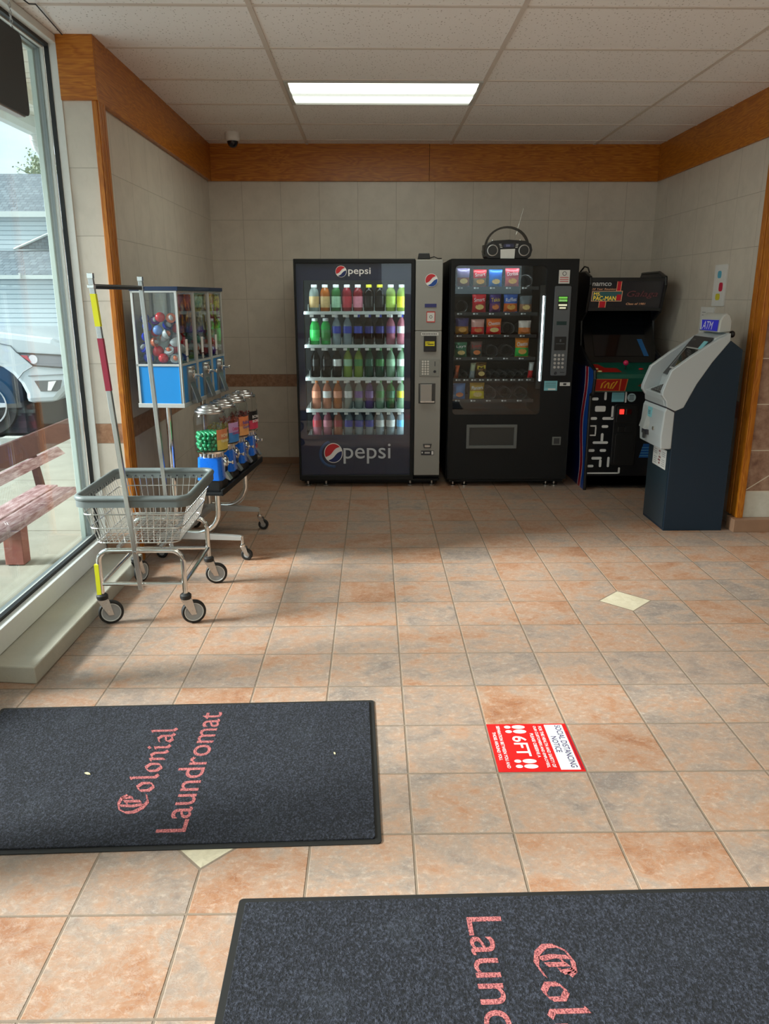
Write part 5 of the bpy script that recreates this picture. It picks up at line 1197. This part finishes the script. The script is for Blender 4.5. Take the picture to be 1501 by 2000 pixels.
while z_ < .795:
    off = (lay % 2) * R_
    for i in range(-7, 8):
        for j in range(-7, 8):
            x_, y_ = (i * 2 + (j % 2)) * R_ * 1.01 + off, j * R_ * 1.76 + off * .58
            d_ = math.hypot(x_, y_)
            if d_ > .0905 - R_ * 1.02 or (d_ < .055 and z_ < .77): continue
            p = L(.1225 + x_, .052 + y_, z_ + rnd.uniform(-.0004, .0004))
            if gbp is None:
                gbp = MB().ball((0, 0, 0), R_, 14).build('gumball', pm('gumball_green', srgb(32, 140, 92), .2, .1), smooth=60); gbp.location = p
                tag(gbp, 'green gumball in the nearest gumball jar', 'gumball', 'green gumballs in the nearest jar')
            else:
                c_ = gbp.copy(); C.objects.link(c_); c_.location = p
    z_ += R_ * 1.66; lay += 1

# ------------------------------------------------------------------ laundry cart
ct = thing('laundry_cart', 'chrome wire laundry cart with grey rim and hanging bar by the window', 'laundry cart', (-1.1, 3.74, 0))
RIM = pm('cart_rim_grey', srgb(104, 112, 112), .45, var=.08)
ex0, ex1, ey0, ey1, ez = -1.388, -.852, 3.43, 4.05, .635
o_ = rr(ex0, ex1, ey0, ey1, .06, 6); i_ = rr(ex0 + .018, ex1 - .018, ey0 + .018, ey1 - .018, .045, 6)
mb = MB(); mb.ring(o_, i_, 'z', ez - .052, ez - .012)
n = len(o_); mid = [((a[0] + b_[0]) / 2, (a[1] + b_[1]) / 2, ez - .012) for a, b_ in zip(o_, i_)]
mb.tube(mid, .0145, 10, closed=True)
mb.build('rim', RIM, ct, smooth=50)
mb = MB()
for k in range(10):
    xx = ex0 + .07 + k * .044; mb.box(xx - .004, xx + .004, ey1 - .0195, ey1 - .0175, ez - .042, ez - .034)
for k in range(12):
    yy = ey0 + .07 + k * .044; mb.box(ex0 + .0175, ex0 + .0195, yy - .004, yy + .004, ez - .042, ez - .034)
mb.build('rim_holes', INK, ct)
bx0, bx1, by0, by1, bz = -1.315, -.925, 3.475, 4.0, .400
tx0, tx1, ty0, ty1, tz = ex0 + .012, ex1 - .012, ey0 + .012, ey1 - .012, .60
mb = MB(); wr = .0021
def loopz(f, r_=wr * 1.5):
    a = (tx0 + (bx0 - tx0) * f, tx1 + (bx1 - tx1) * f, ty0 + (by0 - ty0) * f, ty1 + (by1 - ty1) * f); z_ = tz + (bz - tz) * f
    mb.tube([(p[0], p[1], z_) for p in rr(*a, .045, 4)], r_, 6, closed=True)
for f in (.0, .28, .63, 1.0): loopz(f)
nx, ny = 13, 17
for i in range(nx):
    s_ = (i + .5) / nx; tx, b_x = tx0 + .03 + (tx1 - tx0 - .06) * s_, bx0 + .02 + (bx1 - bx0 - .04) * s_
    mb.tube([(tx, ty0, tz + .02), (b_x, by0, bz), (b_x, by1, bz), (tx, ty1, tz + .02)], wr, 5)
for i in range(ny):
    s_ = (i + .5) / ny; ty, b_y = ty0 + .03 + (ty1 - ty0 - .06) * s_, by0 + .02 + (by1 - by0 - .04) * s_
    mb.tube([(tx0, ty, tz + .02), (bx0, b_y, bz + wr * 2), (bx1, b_y, bz + wr * 2), (tx1, ty, tz + .02)], wr, 5)
mb.build('wire_basket', ZINC, ct)
lx0, lx1, ly0, ly1 = -1.298, -.902, 3.445, 3.985; TR = .0125
def hoop(y):
    R1 = .055; pts = [(lx0, y, .135), (lx0, y, .372 - R1)]
    pts += [(lx0 + R1 - R1 * math.cos(math.radians(a)), y, .372 - R1 + R1 * math.sin(math.radians(a))) for a in range(15, 91, 15)]
    pts += [(lx1 - R1 + R1 * math.sin(math.radians(a)), y, .372 - R1 + R1 * math.cos(math.radians(a))) for a in range(0, 91, 15)]
    pts += [(lx1, y, .135)]
    return MB().tube(pts, TR, 12).build('leg_frame', CHROME, ct, smooth=60)
hoop(ly0); hoop(ly1)
for y in (ly0, ly1): MB().cyl((lx0, y, .205), (lx1, y, .205), .009, 10).build('cross_bar', CHROME, ct, smooth=40)
for x in (lx0, lx1): MB().cyl((x, ly0, .205), (x, ly1, .205), .010, 10).build('side_rail', CHROME, ct, smooth=40)
for x in (-1.2, -1.0): MB().box(x - .008, x + .008, ly0, ly1, .380, .394).build('basket_support', STEEL, ct)
YLB = pm('yellow_label', srgb(214, 214, 30), .5)
MB().box(lx0 - .019, lx0 - .012, ly0 - .014, ly0 + .006, .155, .305).box(lx0 - .018, lx0 + .002, ly0 - .0165, ly0 - .0125, .155, .305).build('yellow_label', YLB, ct)
def post(xb, yb, xt, yt, zb_, name):
    mb = MB(); a, b_ = Vector((xb, yb, zb_)), Vector((xt, yt, 1.600)); s_ = .0105
    V = [mb.bm.verts.new(p + Vector(q)) for p in (a, b_) for q in ((-s_, -s_, 0), (s_, -s_, 0), (s_, s_, 0), (-s_, s_, 0))]
    for q in ((0, 1, 2, 3), (7, 6, 5, 4), (0, 4, 5, 1), (1, 5, 6, 2), (2, 6, 7, 3), (3, 7, 4, 0)): mb._f([V[i] for i in q])
    return mb.build(name, pm('post_steel', (.6, .6, .59), .22, .95), ct, bevel=.002)
post(-1.103, ly0 - .024, -1.195, ly0 - .024, .185, 'front_post'); post(-1.103, ly1 + .024, -1.160, ly1 + .035, .185, 'rear_post')
A_, B_ = Vector((-1.103, ly0 - .024, .185)), Vector((-1.195, ly0 - .024, 1.6))
def on_post(z0_, z1_, m_, nm):
    mb = MB(); 
    P0, P1 = (A_.lerp(B_, (q - .185) / 1.415) for q in (z0_, z1_)); s_ = .0115
    V = [mb.bm.verts.new(p + Vector(q)) for p in (P0, P1) for q in ((-s_, -s_, 0), (s_, -s_, 0), (s_, s_, 0), (-s_, s_, 0))]
    for q in ((0, 1, 2, 3), (7, 6, 5, 4), (0, 4, 5, 1), (1, 5, 6, 2), (2, 6, 7, 3), (3, 7, 4, 0)): mb._f([V[i] for i in q])
    mb.build(nm, m_, ct)
on_post(1.395, 1.53, YLB, 'yellow_post_label'); on_post(1.12, 1.345, pm('painted_red_reflection', srgb(150, 44, 66), .3), 'painted_red_reflection')  # the red band is a reflection on the steel, painted as a coloured sleeve
MB().cyl((-1.193, ly0 - .024, 1.560), (-1.160, ly1 + .035, 1.560), .0105, 12).build('hanging_bar', GASKET, ct, smooth=40)
for q in ((-1.207, -1.183, ly0 - .036, ly0 - .012, 1.592, 1.615), (-1.172, -1.148, ly1 + .023, ly1 + .047, 1.592, 1.615), (-1.209, -1.181, ly0 - .038, ly0 - .010, 1.553, 1.567), (-1.174, -1.146, ly1 + .021, ly1 + .049, 1.553, 1.567)):
    MB().box(*q).build('post_sleeve', CHROME, ct, bevel=.002)
MB().lathe([(.008, 0), (.006, -.006), (0, -.006)], (-1.112, ly0 - .035, .372), 'y', 12).build('bolt', CHROME, ct)
WG = pm('wheel_grey', srgb(150, 154, 156), .4, var=.08)
for (x, y, dx, dy) in ((lx0, ly0, .030, .012), (lx1, ly0, .030, .012), (lx1, ly1, .035, .006), (lx0, ly1, .012, .04)):
    d = Vector((dx, dy, 0)); c_ = Vector((x, y, 0)) + d; R_ = .058
    zc_ = R_ + (.0 if not (x == lx0 and False) else .076)
    cs = MB().lathe([(.024, .128), (.027, .135), (.027, .148), (.020, .155), (.013, .158)], (x, y, 0), seg=20).build('caster', RUBBER, ct, smooth=40)
    ax = Vector((-dy, dx, 0)).normalized() if (dx, dy) != (0, 0) else Vector((0, 1, 0)); fw_ = d.normalized()
    mb = MB()
    for s_ in (-1, 1):
        P_ = [Vector((x, y, .130)) - fw_ * .026, Vector((x, y, .130)) + fw_ * .026, c_ + fw_ * .012 + Vector((0, 0, zc_ - .012)), c_ - fw_ * .012 + Vector((0, 0, zc_ - .012))]
        Q_ = [p + ax * s_ * .0165 for p in P_]; Q2 = [p + ax * s_ * .0145 for p in P_]
        V = [mb.bm.verts.new(p) for p in Q_ + Q2]
        for q in ((0, 1, 2, 3), (7, 6, 5, 4), (0, 4, 5, 1), (1, 5, 6, 2), (2, 6, 7, 3), (3, 7, 4, 0)): mb._f([V[i] for i in q])
    mb.build('fork', STEEL, cs)
    wh = MB().lathe([(.046, -.0125), (.054, -.0125), (R_, -.008), (R_, .008), (.054, .0125), (.046, .0125)], (0, 0, 0), 'y', 36, cap=False)
    hb = MB().lathe([(.0, -.010), (.012, -.013), (.013, -.009), (.040, -.009), (.046, -.0122), (.046, .0122), (.040, .009), (.013, .009), (.012, .013), (0, .010)], (0, 0, 0), 'y', 36)
    rot = Matrix.Rotation(math.atan2(ax.x, -ax.y) * -1 if False else math.atan2(-ax.x, ax.y), 4, 'Z')
    for q in (wh, hb):
        bmesh.ops.transform(q.bm, matrix=Matrix.Translation((c_.x, c_.y, zc_)) @ rot, verts=q.bm.verts)
    wo = wh.build('wheel', RUBBER, cs, smooth=40); hb.build('wheel_hub', WG, wo, smooth=30)
    rg = MB().lathe([(.041, -.0105), (.0435, -.0135), (.0455, -.0128), (.0455, .0128), (.0435, .0135), (.041, .0105)], (0, 0, 0), 'y', 36, cap=False)
    bmesh.ops.transform(rg.bm, matrix=Matrix.Translation((c_.x, c_.y, zc_)) @ rot, verts=rg.bm.verts); rg.build('wheel_ring', pm('ring_pale', srgb(206, 208, 206), .35), wo, smooth=30)

# ------------------------------------------------------------------ mats
def carpet():
    m, t, b = base_mat('mat_pile'); p = t.pos(); n = t.noise(t.scale(p, (1, .8, 1)), 170, 4, .75); n2 = t.noise(p, 5, 4); n3 = t.noise(p, 90, 3, .7)
    c = t.ramp(n, [(.38, srgb(6, 7, 12)), (.5, srgb(24, 26, 36)), (.64, srgb(62, 66, 80))]); c = t.mix(t.m('MULTIPLY', t.step(n2, .55, .8), .15), c, srgb(84, 90, 100))
    t.put(b.inputs['Base Color'], c); b.inputs['Roughness'].default_value = .95
    t.l.new(t.bump(t.m('ADD', n, n3), 1.0, .006), b.inputs['Normal']); return m
PILE = carpet()
def pinkpile():
    m, t, b = base_mat('pink_pile'); p = t.pos(); n = t.noise(p, 230, 3, .7)
    t.put(b.inputs['Base Color'], t.ramp(n, [(.38, srgb(90, 44, 50)), (.48, srgb(172, 92, 94)), (.62, srgb(200, 122, 118))])); b.inputs['Roughness'].default_value = .95
    t.l.new(t.bump(n, 1.0, .005), b.inputs['Normal']); return m
PINK = pinkpile()
GLY = {'C': (.74, [[(.66, .80), (.56, .97), (.36, 1.0), (.16, .88), (.05, .62), (.06, .34), (.2, .1), (.42, 0), (.66, .14)], [(.30, .92), (.27, .5), (.32, .14)], [(.44, .84), (.44, .26)], [(.56, .97), (.60, .62), (.52, .58)], [(.30, .66), (.44, .78)]]),
       'o': (.46, [[(.08, .14), (.08, .44), (.22, .60), (.36, .46), (.36, .14), (.22, 0), (.08, .14)]]),
       'l': (.30, [[(.05, .92), (.12, 1.0), (.12, .10), (.22, 0)]]),
       'n': (.50, [[(.02, .50), (.11, .58), (.11, .02)], [(.11, .44), (.27, .60), (.37, .48), (.37, .10), (.45, 0)]]),
       'i': (.28, [[(.02, .50), (.11, .58), (.11, .08), (.20, 0)], [(.08, .82), (.14, .76)]]),
       'a': (.48, [[(.08, .50), (.24, .60), (.35, .48), (.35, .08), (.45, 0)], [(.35, .34), (.14, .26), (.08, .12), (.20, 0), (.35, .14)]])}
def mat_obj(label, corners, tx, flip):
    """corners (x0,y0,x1,y1), tx: text placement dict, flip: reading towards -y"""
    x0_, y0_, x1_, y1_, rot = corners
    cxm, cym = (x0_ + x1_) / 2, (y0_ + y1_) / 2
    r = thing('floor_mat', label, 'mat', (cxm, cym, 0), 0, 'entrance mats'); ROOTS.pop(r.name, None); r.rotation_euler = (0, 0, rot)
    hx, hy = (x1_ - x0_) / 2, (y1_ - y0_) / 2
    MB().prism(rr(-hx, hx, -hy, hy, .012), 'z', .0005, .004).build('rubber_border', RUBBER, r, bevel=.001)
    MB().prism(rr(-hx + .018, hx - .018, -hy + .018, hy - .018, .008), 'z', .004, .009).build('pile', PILE, r, bevel=.002)
    sgn = -1 if flip else 1
    lxy, clx = tx['laundromat'], tx['colonial']
    R_, U_ = Vector((0, sgn, 0)), Vector((-sgn, 0, 0))
    o = Vector((lxy[0] - cxm, lxy[1] - cym, .0096)); o.rotate(Matrix.Rotation(-rot, 3, 'Z'))
    text('Laundromat', PINK, .675, .088, o, R_, U_, r, bold=.004)
    o = Vector((clx[0] - cxm, clx[1] - cym, 0)); o.rotate(Matrix.Rotation(-rot, 3, 'Z'))
    mb = MB(); adv = 0; Wd = sum(GLY[c][0] for c in 'Colonial'); hh = .088; sx = .49 / Wd
    for ch in 'Colonial':
        a_, st_ = GLY[ch]
        for pts in st_:
            P_ = [((adv + px_) * sx, pz_ * hh) for px_, pz_ in pts]
            mb.nib(P_, .0165 if ch != 'C' else .0165, d=.0097, T=lambda a, b_: (o.x + a * R_.x + b_ * U_.x, o.y + a * R_.y + b_ * U_.y), ang=38)
        adv += a_
    mb.build('blackletter_lettering', PINK, r, recalc=False)
    return r
mat_obj('dark carpet mat with pink lettering, wholly left of the red floor sticker', (-1.415, 1.855, .006, 2.672, math.radians(1.6)), dict(laundromat=(-.556, 1.925), colonial=(-.705, 2.01)), False)
mat_obj('dark carpet mat with pink lettering nearest the camera', (-.350, .83, 1.25, 1.682, math.radians(.9)), dict(laundromat=(.226, 1.592), colonial=(.374, 1.507)), True)
def leaf(x, y, s_, rz, label, m_):
    mb = MB(); pts = [(0, -1, 0), (.35, -.3, .25), (.3, .4, .35), (0, 1, .1), (-.3, .4, .2), (-.35, -.3, .1)]
    V = [mb.bm.verts.new((a * s_, b_ * s_, .0005 + c_ * s_ * .5)) for a, b_, c_ in pts] + [mb.bm.verts.new((a * s_, b_ * s_, .0015 + c_ * s_ * .5)) for a, b_, c_ in pts]
    mb._f(V[:6][::-1]); mb._f(V[6:])
    for i in range(6): mb._f([V[i], V[(i + 1) % 6], V[6 + (i + 1) % 6], V[6 + i]])
    o = mb.build('dry_leaf', m_); o.location = (x, y, .0095); o.rotation_euler = (0, 0, rz); tag(o, label, 'leaf')
LF = pm('dry_leaf_cream', srgb(226, 206, 150), .7, var=.2)
leaf(-.945, 2.215, .012, 1.2, 'small curled yellow leaf on the left part of the left mat', LF)
leaf(-.14, 2.32, .007, .4, 'tiny pale leaf scrap near the right end of the left mat', LF)

# ------------------------------------------------------------------ floor sticker
fs = thing('floor_sticker', 'red and white social distancing sticker on one floor tile', 'sticker', (.5525, 2.364, 0))
SR = pm('sticker_red', srgb(206, 24, 24), .35, var=.05); SDR = pm('sticker_dark_red', srgb(150, 20, 40), .35)
X0, X1, Y0, Y1 = .408, .698, 2.217, 2.513
MB().box(X0, X1, Y0, Y1, .0004, .0012).build('backing', SR, fs)
MB().box(.618, .684, Y0 + .010, Y1 - .008, .0012, .0015).build('white_header', pm('sticker_white', (.72, .74, .74), .4, var=.12, bscale=30), fs)
MB().box(.688, .694, Y0 + .010, Y1 - .05, .0012, .0015).build('dark_stripe', SDR, fs)
dn, rt = (0, -1, 0), (1, 0, 0)
def line(s_, x, y, w_, h_, m_): text(s_, m_, w_, h_, (x, y, .0018), dn, rt, fs, bold=.015)
NV = pm('sticker_navy', srgb(60, 40, 90), .5)
line('SOCIAL DISTANCING', .655, Y1 - .012, .262, .022, NV); line('NOTICE', .626, Y1 - .085, .10, .021, NV)
line('FOR THE HEALTH AND SAFETY OF', .594, Y1 - .018, .255, .012, WHITE); line('OUR CUSTOMERS AND EMPLOYEES,', .574, Y1 - .016, .258, .012, WHITE); line('PLEASE OBSERVE A', .555, Y1 - .065, .15, .012, WHITE)
line('6FT', .487, Y1 - .082, .125, .050, WHITE)
line('SEPARATION BETWEEN YOU AND', .441, Y1 - .014, .262, .012, WHITE); line('THOSE AROUND YOU.', .421, Y1 - .055, .175, .012, WHITE)
mb = MB()
for yc in (Y1 - .022, Y1 - .052, Y0 + .060, Y0 + .030):
    xo = .0 
    def ell(cx, cy, rx, ry): mb.poly([(cx + rx * math.cos(2 * PI * i / 20), cy + ry * math.sin(2 * PI * i / 20), .0018) for i in range(20)])
    ell(.522, yc, .024, .0125); ell(.482, yc, .012, .0095)
mb.build('footprints', WHITE, fs, recalc=False)
